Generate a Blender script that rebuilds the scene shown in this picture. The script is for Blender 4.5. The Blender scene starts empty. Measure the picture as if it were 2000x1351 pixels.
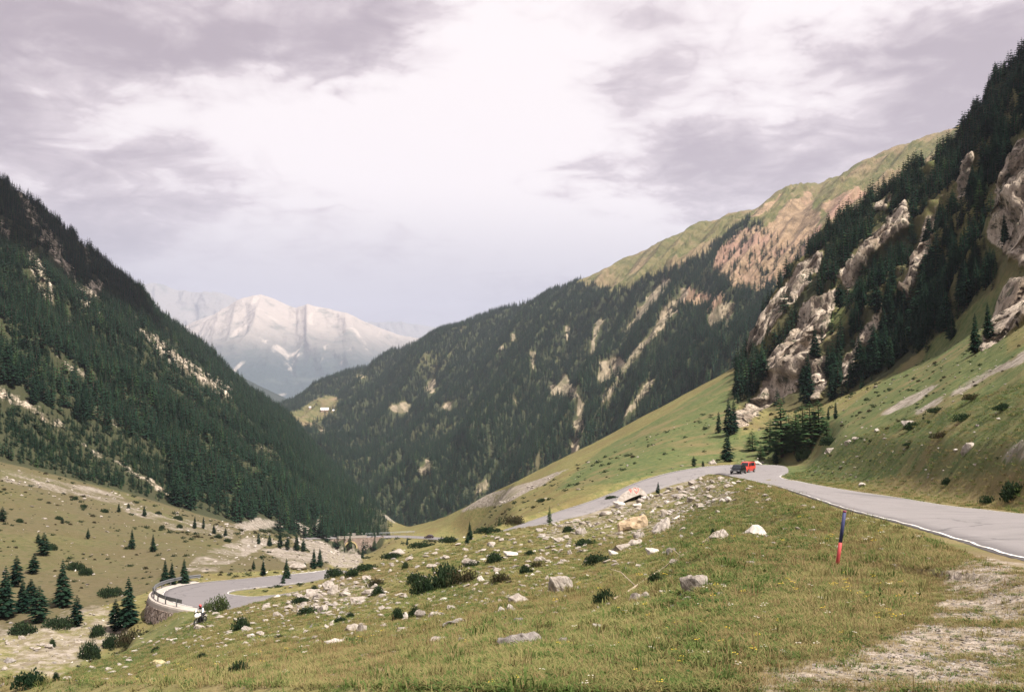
import bpy, bmesh, math, random
import numpy as np
from mathutils import Vector, Matrix, Quaternion
from mathutils.bvhtree import BVHTree

random.seed(7)
RNG = np.random.default_rng(11)
SC = bpy.context.scene
COL = SC.collection

# ------------------------------------------------------------------ camera
FPX, HOR = 1944.0, 780.0                       # focal length and eye level, in photograph pixels (2000 wide)
PITCH = math.atan((HOR - 675.5) / FPX)
cam_d = bpy.data.cameras.new('camera')
cam_d.sensor_width = 36.0
cam_d.lens = 36.0 * FPX / 2000.0
cam_d.clip_start, cam_d.clip_end = 0.1, 60000.0
cam = bpy.data.objects.new('camera', cam_d)
COL.objects.link(cam)
cam.location = (0, 0, 0)
cam.rotation_euler = (math.pi / 2 + PITCH, 0, 0)
SC.camera = cam

# ------------------------------------------------------------------ exposure, sun, sky
SC.view_settings.view_transform = 'Standard'
SC.view_settings.look = 'None'
SC.view_settings.exposure = 1.05
SC.view_settings.gamma = 1.0
SC.view_settings.use_curve_mapping = False
SC.cycles.use_denoising = True
SC.cycles.max_bounces = 5
SC.cycles.diffuse_bounces = 2
SC.cycles.volume_bounces = 1
SC.cycles.transparent_max_bounces = 4
SC.cycles.sample_clamp_indirect = 6.0

SUN_EL, SUN_AZ = math.radians(58), math.radians(125)     # azimuth clockwise from +Y (the view direction)
sd = Vector((math.sin(SUN_AZ) * math.cos(SUN_EL), math.cos(SUN_AZ) * math.cos(SUN_EL), math.sin(SUN_EL)))
sun_d = bpy.data.lights.new('sun', 'SUN')
sun_d.energy = 5.0
sun_d.angle = math.radians(0.6)
sun_d.color = (1.0, 0.93, 0.83)
sun = bpy.data.objects.new('sun', sun_d)
COL.objects.link(sun)
sun.rotation_euler = (-sd).to_track_quat('-Z', 'Y').to_euler()


def px_dir(px, py):
    """World direction of the sight line through a photograph pixel (numpy friendly)."""
    u = (np.asarray(px, float) - 1000.0) / FPX
    v = (675.5 - np.asarray(py, float)) / FPX
    c, s = math.cos(PITCH), math.sin(PITCH)
    return np.stack([u, c - v * s, s + v * c], axis=-1)


def px_pt(px, py, D):
    d = px_dir(px, py)
    return d * (np.asarray(D, float) / d[..., 1])[..., None]


def to_px(X):
    X = np.asarray(X, float)
    c, s = math.cos(PITCH), math.sin(PITCH)
    f = X[..., 1] * c + X[..., 2] * s
    w = -X[..., 1] * s + X[..., 2] * c
    f = np.where(np.abs(f) < 1e-6, 1e-6, f)
    return 1000.0 + FPX * X[..., 0] / f, 675.5 - FPX * w / f


class NT:
    """Small helper round a node tree."""
    def __init__(self, tree):
        self.t = tree

    def n(self, kind, **kw):
        nd = self.t.nodes.new(kind)
        for k, v in kw.items():
            if k == 'ins':
                for kk, vv in v.items():
                    self.put(nd, kk, vv)
            else:
                setattr(nd, k, v)
        return nd

    def put(self, nd, key, v):
        s = nd.inputs[key]
        if isinstance(v, bpy.types.NodeSocket):
            self.t.links.new(v, s)
        elif isinstance(v, bpy.types.Node):
            self.t.links.new(v.outputs[0], s)
        else:
            s.default_value = v

    def math(self, op, a, b=0.0, clamp=False):
        nd = self.n('ShaderNodeMath', operation=op, use_clamp=clamp)
        self.put(nd, 0, a); self.put(nd, 1, b)
        return nd.outputs[0]

    def ramp(self, x, a, b, lo=0.0, hi=1.0, smooth=True):
        nd = self.n('ShaderNodeMapRange', interpolation_type='SMOOTHSTEP' if smooth else 'LINEAR')
        for i, v in enumerate((x, a, b, lo, hi)):
            self.put(nd, i, v)
        return nd.outputs[0]

    def noise(self, vec, scale, detail=6.0, rough=0.55, dist=0.0):
        nd = self.n('ShaderNodeTexNoise')
        if vec is not None:
            self.put(nd, 'Vector', vec)
        for k, v in (('Scale', scale), ('Detail', detail), ('Roughness', rough), ('Distortion', dist)):
            self.put(nd, k, v)
        return nd.outputs['Fac']

    def mix(self, f, a, b, mode='MIX'):
        nd = self.n('ShaderNodeMix', data_type='RGBA', blend_type=mode)
        def col(v):
            return (*v, 1.0) if isinstance(v, (tuple, list)) and len(v) == 3 else v
        self.put(nd, 0, f); self.put(nd, 6, col(a)); self.put(nd, 7, col(b))
        return nd.outputs[2]


world = bpy.data.worlds.new('World')
SC.world = world
world.use_nodes = True
wt = NT(world.node_tree)
world.node_tree.nodes.clear()
sky = wt.n('ShaderNodeTexSky', sky_type='NISHITA', sun_disc=False, sun_elevation=SUN_EL, sun_rotation=SUN_AZ, altitude=2000.0)
gen = wt.n('ShaderNodeTexCoord').outputs['Generated']
nrm = wt.n('ShaderNodeVectorMath', operation='NORMALIZE', ins={0: gen}).outputs[0]
sep = wt.n('ShaderNodeSeparateXYZ', ins={0: nrm})
# cloud deck seen in perspective: direction projected on a high plane, softened at the skyline
den = wt.math('ADD', wt.math('MAXIMUM', sep.outputs[2], 0.0), 0.22)
comb = wt.n('ShaderNodeCombineXYZ')
wt.put(comb, 0, wt.math('DIVIDE', sep.outputs[0], den)); wt.put(comb, 1, wt.math('DIVIDE', sep.outputs[1], den))
wt.put(comb, 2, wt.math('MULTIPLY', sep.outputs[2], 2.2))
deck = comb.outputs[0]
n_big = wt.noise(deck, 1.5, 7.0, 0.55, 0.3)
n_fine = wt.noise(deck, 4.2, 10.0, 0.62, 0.9)
wob = wt.n('ShaderNodeTexNoise', ins={'Vector': deck, 'Scale': 3.2, 'Detail': 5.0, 'Roughness': 0.6}).outputs['Color']
wob = wt.n('ShaderNodeVectorMath', operation='SUBTRACT', ins={0: wob, 1: (0.5, 0.5, 0.5)}).outputs[0]
wob = wt.n('ShaderNodeVectorMath', operation='SCALE', ins={0: wob, 'Scale': 0.16}).outputs[0]
dirw = wt.n('ShaderNodeVectorMath', operation='ADD', ins={0: nrm, 1: wob}).outputs[0]
flat = wt.n('ShaderNodeVectorMath', operation='MULTIPLY', ins={0: dirw, 1: (1.0, 1.0, 1.8)}).outputs[0]


def sky_blobs(items):
    total = None
    for px, py, r, amt in items:
        d = px_dir(px, py); d = d / np.linalg.norm(d)
        dist = wt.n('ShaderNodeVectorMath', operation='DISTANCE', ins={0: flat, 1: (d[0], d[1], d[2] * 1.8)}).outputs['Value']
        f = wt.ramp(dist, 0.0, r / FPX, amt, 0.0)
        total = f if total is None else wt.math('ADD', total, f)
    return total


# heavy cloud bellies (where the deck is thick) and the thin bright places
CLOUD_DARK = [(-250, 60, 420, .6), (60, 60, 260, .45), (270, 80, 270, .55), (450, 80, 230, .45), (640, 50, 230, .5), (790, 60, 190, .55), (700, 140, 150, .35),
              (860, 150, 110, .3), (20, 270, 260, .35), (300, 370, 330, .26), (150, 420, 260, .25), (1130, 370, 190, .42), (1300, 370, 260, .5),
              (1470, 345, 230, .5), (1620, 290, 200, .4), (1290, 170, 200, .32), (1260, 60, 160, .22), (1880, 80, 250, .52), (1990, 150, 260, .5),
              (1780, 190, 210, .32), (1600, 130, 150, .25), (2300, 100, 500, .5), (400, -200, 500, .5)]
CLOUD_BRIGHT = [(980, 160, 330, .5), (880, 300, 420, .4), (430, 190, 230, .4), (90, 130, 140, .35), (1560, 40, 180, .5), (1000, 430, 330, .3), (250, 240, 140, .3),
                (1250, 445, 200, .4), (1180, 300, 150, .2), (600, 300, 260, .3)]
dk = sky_blobs(CLOUD_DARK)
br = sky_blobs(CLOUD_BRIGHT)
v = wt.math('SUBTRACT', dk, br)
v = wt.math('ADD', v, wt.math('MULTIPLY', wt.math('SUBTRACT', n_big, 0.5), 2.1))
v = wt.math('ADD', v, wt.math('MULTIPLY', wt.math('SUBTRACT', n_fine, 0.5), 1.15))
bil = wt.noise(deck, 7.5, 4.0, 0.5, 0.6)
bil = wt.math('ABSOLUTE', wt.math('SUBTRACT', bil, 0.5))
v = wt.math('ADD', v, wt.math('MULTIPLY', wt.math('SUBTRACT', 0.10, bil), 1.6))
belly = wt.ramp(v, -0.25, 0.95)
c_bright, c_mid, c_dark = (5.2, 4.75, 4.72), (3.9, 3.36, 3.48), (2.2, 1.78, 1.98)
c1 = wt.mix(wt.ramp(belly, 0.0, 0.45, smooth=False), c_bright, c_mid)
c1 = wt.mix(wt.ramp(belly, 0.35, 1.0, smooth=False), c1, c_dark)
# far rain haze: the deck goes blue grey towards the skyline
low = wt.ramp(sep.outputs[2], 0.22, 0.08)
c1 = wt.mix(wt.math('MULTIPLY', low, 0.8), c1, (1.95, 1.82, 2.08))
gap = wt.n('ShaderNodeVectorMath', operation='DISTANCE', ins={0: flat, 1: tuple((lambda q: (q / np.linalg.norm(q)) * np.array([1, 1, 1.8]))(px_dir(1575, -25)))}).outputs['Value']
gapf = wt.ramp(gap, 50 / FPX, 20 / FPX)
skyc = wt.mix(gapf, c1, sky.outputs[0])
bg = wt.n('ShaderNodeBackground', ins={'Color': skyc, 'Strength': 0.1})
wo = wt.n('ShaderNodeOutputWorld')
world.node_tree.links.new(bg.outputs[0], wo.inputs[0])


# ------------------------------------------------------------------ helpers
def tag(o, label=None, cat=None, group=None, kind=None):
    for k, val in (('label', label), ('category', cat), ('group', group), ('kind', kind)):
        if val:
            o[k] = val
    return o


def link(name, data, parent=None, loc=None):
    o = bpy.data.objects.new(name, data)
    COL.objects.link(o)
    if parent is not None:
        o.parent = parent
    if loc is not None:
        o.location = loc
    return o


def mesh_np(name, V, Fq, mats=(), smooth=False, mat_idx=None):
    """Mesh from numpy vertices and a list/array of faces (all quads, all tris or mixed lists)."""
    me = bpy.data.meshes.new(name)
    V = np.asarray(V, np.float32)
    if isinstance(Fq, np.ndarray):
        k = Fq.shape[1]
        me.vertices.add(len(V)); me.vertices.foreach_set('co', V.ravel())
        me.loops.add(Fq.size); me.loops.foreach_set('vertex_index', Fq.astype(np.int32).ravel())
        me.polygons.add(len(Fq))
        me.polygons.foreach_set('loop_start', np.arange(0, Fq.size, k, dtype=np.int32))
        me.update(calc_edges=True)
    else:
        me.from_pydata([tuple(map(float, p)) for p in V], [], [tuple(map(int, f)) for f in Fq])
    for m in mats:
        me.materials.append(m)
    if smooth:
        me.polygons.foreach_set('use_smooth', np.ones(len(me.polygons), bool))
    if mat_idx is not None:
        me.polygons.foreach_set('material_index', np.asarray(mat_idx, np.int32))
    me.validate(clean_customdata=False)
    me.update()
    return me


class MB:
    """Collects shapes for one mesh."""
    def __init__(self):
        self.v, self.f, self.m = [], [], []

    def add(self, vs, fs, m=0):
        b = len(self.v)
        self.v += [tuple(map(float, p)) for p in vs]
        self.f += [tuple(b + i for i in f) for f in fs]
        self.m += [m] * len(fs)

    def box(self, lo, hi, m=0, M=None):
        x0, y0, z0 = lo; x1, y1, z1 = hi
        vs = [Vector(p) for p in ((x0, y0, z0), (x1, y0, z0), (x1, y1, z0), (x0, y1, z0), (x0, y0, z1), (x1, y0, z1), (x1, y1, z1), (x0, y1, z1))]
        if M is not None:
            vs = [M @ p for p in vs]
        self.add(vs, [(0, 3, 2, 1), (4, 5, 6, 7), (0, 1, 5, 4), (1, 2, 6, 5), (2, 3, 7, 6), (3, 0, 4, 7)], m)

    def tube(self, pts, rad, n=8, m=0, caps=True):
        pts = [Vector(p) for p in pts]
        rad = rad if isinstance(rad, (list, tuple)) else [rad] * len(pts)
        vs, fs = [], []
        for i, p in enumerate(pts):
            t = (pts[min(i + 1, len(pts) - 1)] - pts[max(i - 1, 0)]).normalized()
            a = t.cross(Vector((0, 0, 1)) if abs(t.z) < 0.9 else Vector((1, 0, 0))).normalized()
            b = t.cross(a)
            for k in range(n):
                an = 2 * math.pi * k / n
                vs.append(p + (a * math.cos(an) + b * math.sin(an)) * rad[i])
        for i in range(len(pts) - 1):
            for k in range(n):
                fs.append((i * n + k, i * n + (k + 1) % n, (i + 1) * n + (k + 1) % n, (i + 1) * n + k))
        if caps:
            fs.append(tuple(range(n - 1, -1, -1))); fs.append(tuple((len(pts) - 1) * n + k for k in range(n)))
        self.add(vs, fs, m)

    def mesh(self, name, mats, smooth=False):
        me = mesh_np(name, self.v, self.f, mats, smooth, self.m)
        return me

    def build(self, name, mats, parent=None, smooth=False, loc=None):
        mats = mats if isinstance(mats, (list, tuple)) else [mats]
        return link(name, self.mesh(name, mats, smooth), parent, loc)


def empty(name, loc=(0, 0, 0), rz=0.0):
    o = bpy.data.objects.new(name, None)
    o.empty_display_size = 0.3
    COL.objects.link(o)
    o.location = loc
    o.rotation_euler = (0, 0, rz)
    return o


def copy_tree(o, kids, parent=None):
    c = o.copy(); COL.objects.link(c); c.parent = parent
    for ch in kids.get(o.name, ()):
        copy_tree(ch, kids, c)
    return c


# ------------------------------------------------------------------ numpy value noise
def _hash(ix, iy, iz, seed):
    h = (ix.astype(np.int64) * 374761393 + iy.astype(np.int64) * 668265263 + iz.astype(np.int64) * 2147483647 + seed * 1274126177) & 0xFFFFFFFF
    h = ((h ^ (h >> 13)) * 1274126177) & 0xFFFFFFFF
    h = h ^ (h >> 16)
    return (h & 0xFFFF) / 65535.0


def vnoise(P, seed=0):
    P = np.asarray(P, float)
    I = np.floor(P).astype(np.int64)
    f = P - I
    f = f * f * f * (f * (f * 6 - 15) + 10)
    out = 0
    for dx in (0, 1):
        for dy in (0, 1):
            for dz in (0, 1):
                w = (f[..., 0] if dx else 1 - f[..., 0]) * (f[..., 1] if dy else 1 - f[..., 1]) * (f[..., 2] if dz else 1 - f[..., 2])
                out = out + w * _hash(I[..., 0] + dx, I[..., 1] + dy, I[..., 2] + dz, seed)
    return out * 2 - 1


def fbm(P, octaves=5, seed=0, gain=0.5, ridge=False):
    P = np.asarray(P, float)
    a, s, tot = 1.0, 0.0, 0.0
    for o in range(octaves):
        n = vnoise(P * (2.03 ** o) + o * 17.3, seed + o)
        if ridge:
            n = 1 - 2 * np.abs(n)
        s = s + a * n; tot += a; a *= gain
    return s / tot


def in_poly(px, py, poly):
    px = np.asarray(px); py = np.asarray(py)
    inside = np.zeros(px.shape, bool)
    xs = [p[0] for p in poly]; ys = [p[1] for p in poly]
    bb = (px > min(xs)) & (px < max(xs)) & (py > min(ys)) & (py < max(ys))
    qx, qy = px[bb], py[bb]
    ins = np.zeros(qx.shape, bool)
    j = len(poly) - 1
    for i in range(len(poly)):
        xi, yi = poly[i]; xj, yj = poly[j]
        if yi != yj:
            c = ((yi > qy) != (yj > qy)) & (qx < (xj - xi) * (qy - yi) / (yj - yi) + xi)
            ins ^= c
        j = i
    inside[bb] = ins
    return inside


def keys(x, tab):
    tab = sorted(tab)
    return np.interp(x, [t[0] for t in tab], [t[1] for t in tab])
# ------------------------------------------------------------------ the near country: one sheet from underfoot to both skylines
# each line is (photograph column -> distance, row); rows are turned into heights with the sight lines, distances are real metres
L_BOTTOM = [(-400, 16, 1365), (0, 14, 1356), (200, 11, 1354), (400, 9, 1352), (600, 7.5, 1351), (800, 6.5, 1351), (1000, 5.6, 1351), (2000, 5.6, 1351), (2400, 5.6, 1345)]
L_CREST = [(-400, 50, 1430), (0, 62, 1356), (100, 72, 1326), (160, 80, 1300), (265, 95, 1263), (330, 100, 1233), (390, 104, 1200), (440, 106, 1186), (500, 106, 1168), (600, 108, 1142),
           (650, 110, 1122), (700, 113, 1108), (800, 118, 1077), (860, 122, 1060), (900, 125, 1050), (1000, 132, 1024), (1085, 137, 1011), (1150, 140, 1000), (1200, 144, 984), (1257, 149, 966),
           (1310, 157, 947), (1375, 163, 932), (1405, 158, 926), (1440, 130, 932), (1520, 75, 950), (1640, 40, 990), (1760, 28, 1022), (1870, 21, 1055), (1990, 16, 1092), (2200, 11.5, 1170), (2400, 9, 1240)]
L_DIP = [(-400, 72, 1480), (0, 82, 1418), (100, 90, 1376), (160, 96, 1338), (230, 104, 1300), (262, 107, 1248), (290, 107.5, 1238), (320, 107.5, 1220), (355, 107.5, 1195), (390, 107, 1191), (500, 112, 1165), (600, 117, 1154),
         (700, 122, 1120), (800, 128, 1077), (900, 134, 1053), (1000, 141, 1023), (1085, 146, 1000), (1150, 153, 979), (1200, 159, 960), (1250, 166, 939), (1310, 173, 922), (1375, 178, 911),
         (1425, 182, 908), (1470, 181, 907), (1510, 176, 907), (1530, 135, 921), (1563, 110, 940), (1649, 82, 956), (1746, 62, 970), (1845, 49, 986), (2000, 36, 1003), (2200, 25, 1040), (2400, 19, 1080)]
L_FLOOR = [(-400, 98, 1290), (0, 112, 1245), (100, 118, 1215), (160, 124, 1195), (265, 132, 1165), (330, 140, 1133), (400, 145, 1116), (500, 155, 1114), (600, 172, 1108), (640, 185, 1107), (700, 210, 1106),
           (800, 290, 1092), (870, 385, 1066), (900, 330, 1064), (950, 262, 1049), (1000, 190, 1017), (1100, 176, 984), (1200, 181, 944), (1300, 190, 914), (1400, 196, 899), (1440, 196, 897),
           (1500, 194, 893), (1530, 168, 898), (1600, 135, 880), (1720, 110, 835), (1850, 85, 790), (2000, 68, 745), (2200, 55, 690), (2400, 45, 640)]
L_RISE = [(-400, 260, 850), (0, 300, 905), (250, 330, 965), (400, 352, 1010), (480, 370, 1030), (560, 410, 1046), (600, 432, 1052), (635, 436, 1060), (660, 437, 1080), (700, 437, 1086), (730, 441, 1078), (758, 452, 1058), (785, 458, 1047), (870, 440, 1045), (900, 425, 1036), (950, 370, 999),
          (1000, 320, 966), (1100, 295, 918), (1200, 292, 880), (1300, 290, 835), (1400, 285, 800), (1440, 280, 790), (1500, 268, 805), (1600, 250, 795), (1700, 235, 755), (1800, 225, 710),
          (1900, 200, 650), (2000, 180, 585), (2400, 140, 400)]
L_SKY = [(-400, 720, 60), (0, 800, 368), (60, 815, 405), (130, 840, 468), (200, 870, 526), (270, 905, 572), (300, 930, 615), (400, 1000, 692), (480, 1080, 765), (560, 1160, 818), (640, 1100, 900),
         (700, 960, 955), (770, 700, 1018), (800, 540, 1029), (870, 490, 1008), (950, 460, 968), (1000, 445, 945), (1100, 425, 893), (1200, 412, 846), (1300, 400, 790), (1400, 390, 736), (1450, 385, 706),
         (1500, 390, 610), (1560, 400, 522), (1620, 400, 468), (1700, 395, 405), (1800, 388, 340), (1880, 380, 285), (1920, 374, 228), (1960, 366, 170), (2000, 360, 128), (2200, 330, -180), (2400, 300, -420)]

CX = np.concatenate([np.arange(-1900, -400, 60.0), np.arange(-400, 2401, 5.0), np.arange(2440, 4700, 60.0)])


def line(tab):
    D = keys(CX, [(t[0], t[1]) for t in tab])
    Y = keys(CX, [(t[0], t[2]) for t in tab])
    k = np.array([1, 2, 3, 2, 1.]); k /= k.sum()
    D = np.convolve(np.pad(D, 2, 'edge'), k, 'valid')
    Y = np.convolve(np.pad(Y, 2, 'edge'), k, 'valid')
    return D, Y


lines = [line(t) for t in (L_BOTTOM, L_CREST, L_DIP, L_FLOOR, L_RISE, L_SKY)]
pos = [px_pt(CX, Y, D) for D, Y in lines]
first = np.stack([(CX - 1000) / FPX * -4.0, np.full_like(CX, -4.0), np.full_like(CX, -1.55)], -1)
first[:, 0] = (CX - 1000) / FPX * 4.0
back = pos[-1].copy()
back[:, 1] *= 1.25; back[:, 0] *= 1.25; back[:, 2] = pos[-1][:, 2] - 0.2 * pos[-1][:, 1]
rows, seg_id = [], []


def ruled(A, B, n, bump=None, geo=False, last=False):
    for i in range(n + (1 if last else 0)):
        t = i / n
        if geo:                                   # distances in geometric steps
            a, b = A[:, 1:2], B[:, 1:2]
            D = a * (b / a) ** t
            tt = (D - a) / (b - a)
        else:
            tt = np.full((len(CX), 1), t)
        Q = A + (B - A) * tt
        if bump is not None:
            Q[:, 2] += bump * np.sin(math.pi * tt[:, 0])
        rows.append(Q); seg_id.append(len(segs) - 1)


segs = []
bump_fg = keys(CX, [(-400, -.3), (0, -.6), (400, -1.5), (800, -2.5), (1300, -2.7), (1400, -1.5), (1560, -0.45), (1700, -0.3), (2000, -0.1), (2400, 0)])
for args in ((first, pos[0], 8, None, False), (pos[0], pos[1], 170, bump_fg, True), (pos[1], pos[2], 16, None, False), (pos[2], pos[3], 46, None, False),
             (pos[3], pos[4], 80, None, False), (pos[4], pos[5], 190, None, False)):
    segs.append(args)
    ruled(*args)
segs.append(0)
ruled(pos[5], back, 8, last=True)
NEAR = np.stack(rows)                                  # rows x columns x 3
SEG = np.array(seg_id)
# soften the creases between the ruled strips (not across the crest and the skyline, which stay crisp)
zs = NEAR[..., 2].copy()
for it in range(10):
    zz = zs.copy()
    zz[1:-1] = 0.25 * zs[:-2] + 0.5 * zs[1:-1] + 0.25 * zs[2:]
    keep = np.zeros(len(SEG), bool); keep[0] = keep[-1] = True
    zz[keep] = zs[keep]
    zs = zz
NEAR[..., 2] = zs

# ------------------------------------------------------------------ the road: both edges, in the order of travel away from the viewer
def W(x, y, z):
    return ('w', x, y, z)


ROAD_PAIRS = [  # (kerb on the valley side / inner edge, the other edge)
    (W(5.2, -20, -1.0), W(11.6, -20, -0.9)), (W(6.6, 6, -1.75), W(13.0, 6, -1.6)), (W(8.15, 16, -2.55), W(14.6, 16, -2.35)), ((1870, 1055, 21), W(15.4, 21.5, -2.8)), ((1760, 1022, 28), W(16.8, 28.5, -3.35)),
    ((1690, 1004, 34), (2000, 1003, 36)), ((1640, 990, 40), (1925, 995, 41.5)), ((1590, 973, 50), (1845, 986, 49)), ((1555, 961, 60), (1746, 970, 62)), ((1520, 950, 75), (1670, 959, 77)),
    ((1490, 943, 92), (1610, 949, 93)), ((1465, 937, 110), (1563, 940, 110)), ((1440, 932, 130), (1525, 931, 134)), ((1415, 926.5, 146), (1540, 919, 155)),
    ((1400, 924.5, 157), (1527, 909, 175)), ((1390, 928, 163), (1470, 907, 181)), ((1375, 931, 165), (1425, 907.5, 182)), ((1345, 937.5, 161.5), (1375, 911, 178)),
    ((1310, 946, 157.5), (1310, 922, 173)), ((1257, 965, 150), (1250, 939, 166)), ((1200, 983, 145), (1200, 960, 159)), ((1150, 1001, 140), (1150, 979, 153)), ((1085, 1017, 134), (1085, 1000, 146)),
    (W(-5.5, 125, -18.2), W(-2.5, 135.5, -18.0)), (W(-16.5, 114.5, -20.3), W(-14, 124, -20.1)), ((600, 1170, 107), (600, 1150, 118)),
    ((480, 1190, 104), (505, 1163.5, 113.5)), ((410, 1190, 107), (470, 1162, 115.5)), ((345, 1178, 111), (450, 1159.5, 117.5)), ((318, 1165, 117), (447.5, 1157, 118.3)), ((322, 1153.5, 122), (452, 1154, 120)), ((350, 1143.5, 127), (468, 1150.5, 122)),
    ((400, 1136, 131), (500, 1147, 124)), ((480, 1129, 136), (555, 1141, 128)), ((540, 1123, 141), (600, 1135, 136)), ((600, 1117, 149), (640, 1127, 148)), ((640, 1112, 157), (670, 1119, 160)),
    ((690, 1108, 200), (712, 1112, 196)), ((780, 1092, 280), (800, 1094, 277)), ((858, 1068, 370), (890, 1069, 366)), ((880, 1058, 402), (915, 1058, 402)), ((885, 1056, 416), (914, 1052, 432)), ((868, 1055.5, 426), (880, 1050.5, 442)), ((838, 1052, 442), (838, 1047.5, 449)),
    ((780, 1049, 449), (780, 1045, 456)), ((700, 1050, 447), (700, 1046, 454)), ((620, 1051, 437), (620, 1047, 444)), ((575, 1056, 424), (580, 1051, 431))]


def as_pt(k):
    if k[0] == 'w':
        return np.array(k[1:], float)
    return px_pt(k[0], k[1], k[2])


def catmull(P, n):
    P = np.asarray(P)
    Q = np.vstack([2 * P[0] - P[1], P, 2 * P[-1] - P[-2]])
    out = []
    for i in range(1, len(Q) - 2):
        p0, p1, p2, p3 = Q[i - 1:i + 3]
        for j in range(n):
            t = j / n
            out.append(0.5 * ((2 * p1) + (p2 - p0) * t + (2 * p0 - 5 * p1 + 4 * p2 - p3) * t * t + (3 * p1 - p0 - 3 * p2 + p3) * t ** 3))
    out.append(Q[-2])
    return np.array(out)


EA = catmull([as_pt(a) for a, b in ROAD_PAIRS], 8)
EB = catmull([as_pt(b) for a, b in ROAD_PAIRS], 8)
# pull the ground to the road bed
TS = np.linspace(0, 1, 7)
bed = (EA[None] * (1 - TS[:, None, None]) + EB[None] * TS[:, None, None]).reshape(-1, 3)
flatv = NEAR.reshape(-1, 3)
near_m = (flatv[:, 1] < 480) & (flatv[:, 1] > -6)
idx = np.nonzero(near_m)[0]
halfw = 0.5 * np.linalg.norm(EA - EB, axis=1)
bed_r = np.tile(np.maximum(halfw / 6, 0.6), 7)
dmin = np.full(len(idx), 1e9); zb = np.zeros(len(idx))
for s in range(0, len(idx), 4000):
    q = flatv[idx[s:s + 4000]]
    d2 = (q[:, None, 0] - bed[None, :, 0]) ** 2 + (q[:, None, 1] - bed[None, :, 1]) ** 2
    j = d2.argmin(1)
    dmin[s:s + 4000] = np.sqrt(d2[np.arange(len(q)), j]) - bed_r[j]
    # smooth bed height: weighted by closeness
    w = 1.0 / (d2 + 0.3) ** 2
    zb[s:s + 4000] = (w * bed[None, :, 2]).sum(1) / w.sum(1)
falloff = np.where(flatv[idx, 0] > 6, np.clip(flatv[idx, 1] * 0.06, 1.6, 7.0), np.clip(flatv[idx, 1] * 0.022, 0.9, 4.0))
bpx, bpy_ = to_px(flatv[idx])
falloff = np.where((bpx < 430) & (flatv[idx, 1] < 128) & (flatv[idx, 1] > 95), 0.8, falloff)
falloff = np.where((flatv[idx, 1] > 350) & (bpx > 780), 18.0, falloff)
falloff = np.where((bpx > 630) & (bpx < 765) & (flatv[idx, 1] > 400), 0.7, falloff)
tt = np.clip((dmin - 0.5) / falloff, 0, 1)
tt = tt * tt * (3 - 2 * tt)
drop = np.clip(flatv[idx, 1] * 0.0011, 0.015, 0.35)
on_bed = np.where(dmin < 0.3, drop, drop * 0.15)
flatv[idx, 2] = (zb - on_bed) * (1 - tt) + flatv[idx, 2] * tt
ROADD = np.full(len(flatv), 99.0); ROADD[idx] = dmin / np.maximum(1.0, flatv[idx, 1] * 0.02)

# roughen: hummocks near by, gullies and crags on the mountains
NPX, NPY = to_px(flatv)
seg_v = np.repeat(SEG, len(CX))
away = np.clip(ROADD - 0.2, 0, 1)
D_v = np.maximum(flatv[:, 1], 3.0)
hum = fbm(flatv * [0.55, 0.55, 0.0] + 3.1, 4, 3)
big = fbm(flatv * [0.06, 0.06, 0.0] + 9.7, 4, 5)
amp_s = np.clip(D_v * 0.0045, 0.05, 0.22)
frac1 = np.zeros(len(SEG)); r1_ = np.nonzero(SEG == 1)[0]; frac1[r1_] = np.linspace(0, 1, len(r1_)); frac1[(SEG == 2)] = 1
crest_k = 1 - 0.88 * np.clip((np.repeat(frac1, len(CX)) - 0.72) / 0.2, 0, 1)
flatv[:, 2] += crest_k * np.where(seg_v <= 4, (amp_s * hum + np.clip(D_v * 0.004, 0, 0.5) * big) * away, 0)
mtn = (seg_v >= 5)
mt = np.clip((np.arange(len(SEG)) - np.nonzero(SEG == 5)[0][0]) / 30.0, 0, 1)
mt = np.repeat(mt, len(CX))
right = np.clip((NPX - 1440) / 80, 0, 1); left = np.clip((640 - NPX) / 100, 0, 1)
# ribs that run down the fall line: noise stretched along depth and height
ribs_r = fbm(np.stack([flatv[:, 0] * 0.016 + flatv[:, 1] * 0.030, flatv[:, 2] * 0.007, flatv[:, 1] * 0.002], -1), 5, 21, 0.55, True)
ribs_l = fbm(np.stack([flatv[:, 0] * 0.012 - flatv[:, 1] * 0.016, flatv[:, 2] * 0.005, flatv[:, 1] * 0.003], -1), 5, 31, 0.55, True)
crag = fbm(flatv * [0.085, 0.085, 0.06], 5, 41, 0.65, True)
push = mt * (right * (6.5 * ribs_r + 3.4 * crag) + left * (9.0 * ribs_l + 3.5 * crag))
flatv[:, 2] += push * 0.8
flatv[:, 0] -= np.where(NPX > 1000, 1, -1) * push * 0.6 * mt
flatv[:, 1] -= push * 0.4 * mt
slope_mid = np.clip((NPX - 780) / 80, 0, 1) * np.clip((1480 - NPX) / 60, 0, 1) * (seg_v >= 4) * mt
flatv[:, 2] += slope_mid * 1.6 * fbm(flatv * [0.03, 0.03, 0.02], 4, 51)
NPX, NPY = to_px(flatv)
# ------------------------------------------------------------------ what covers the near country (painted from where things lie)
NR, NC = NEAR.shape[:2]
wobx = 16 * fbm(flatv * (6.0 / D_v[:, None]), 3, 61) + 7 * fbm(flatv * (22.0 / D_v[:, None]), 2, 62)
woby = 16 * fbm(flatv * (6.0 / D_v[:, None]), 3, 63) + 7 * fbm(flatv * (22.0 / D_v[:, None]), 2, 64)
MX, MY = NPX + wobx, NPY + woby * 0.7


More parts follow.
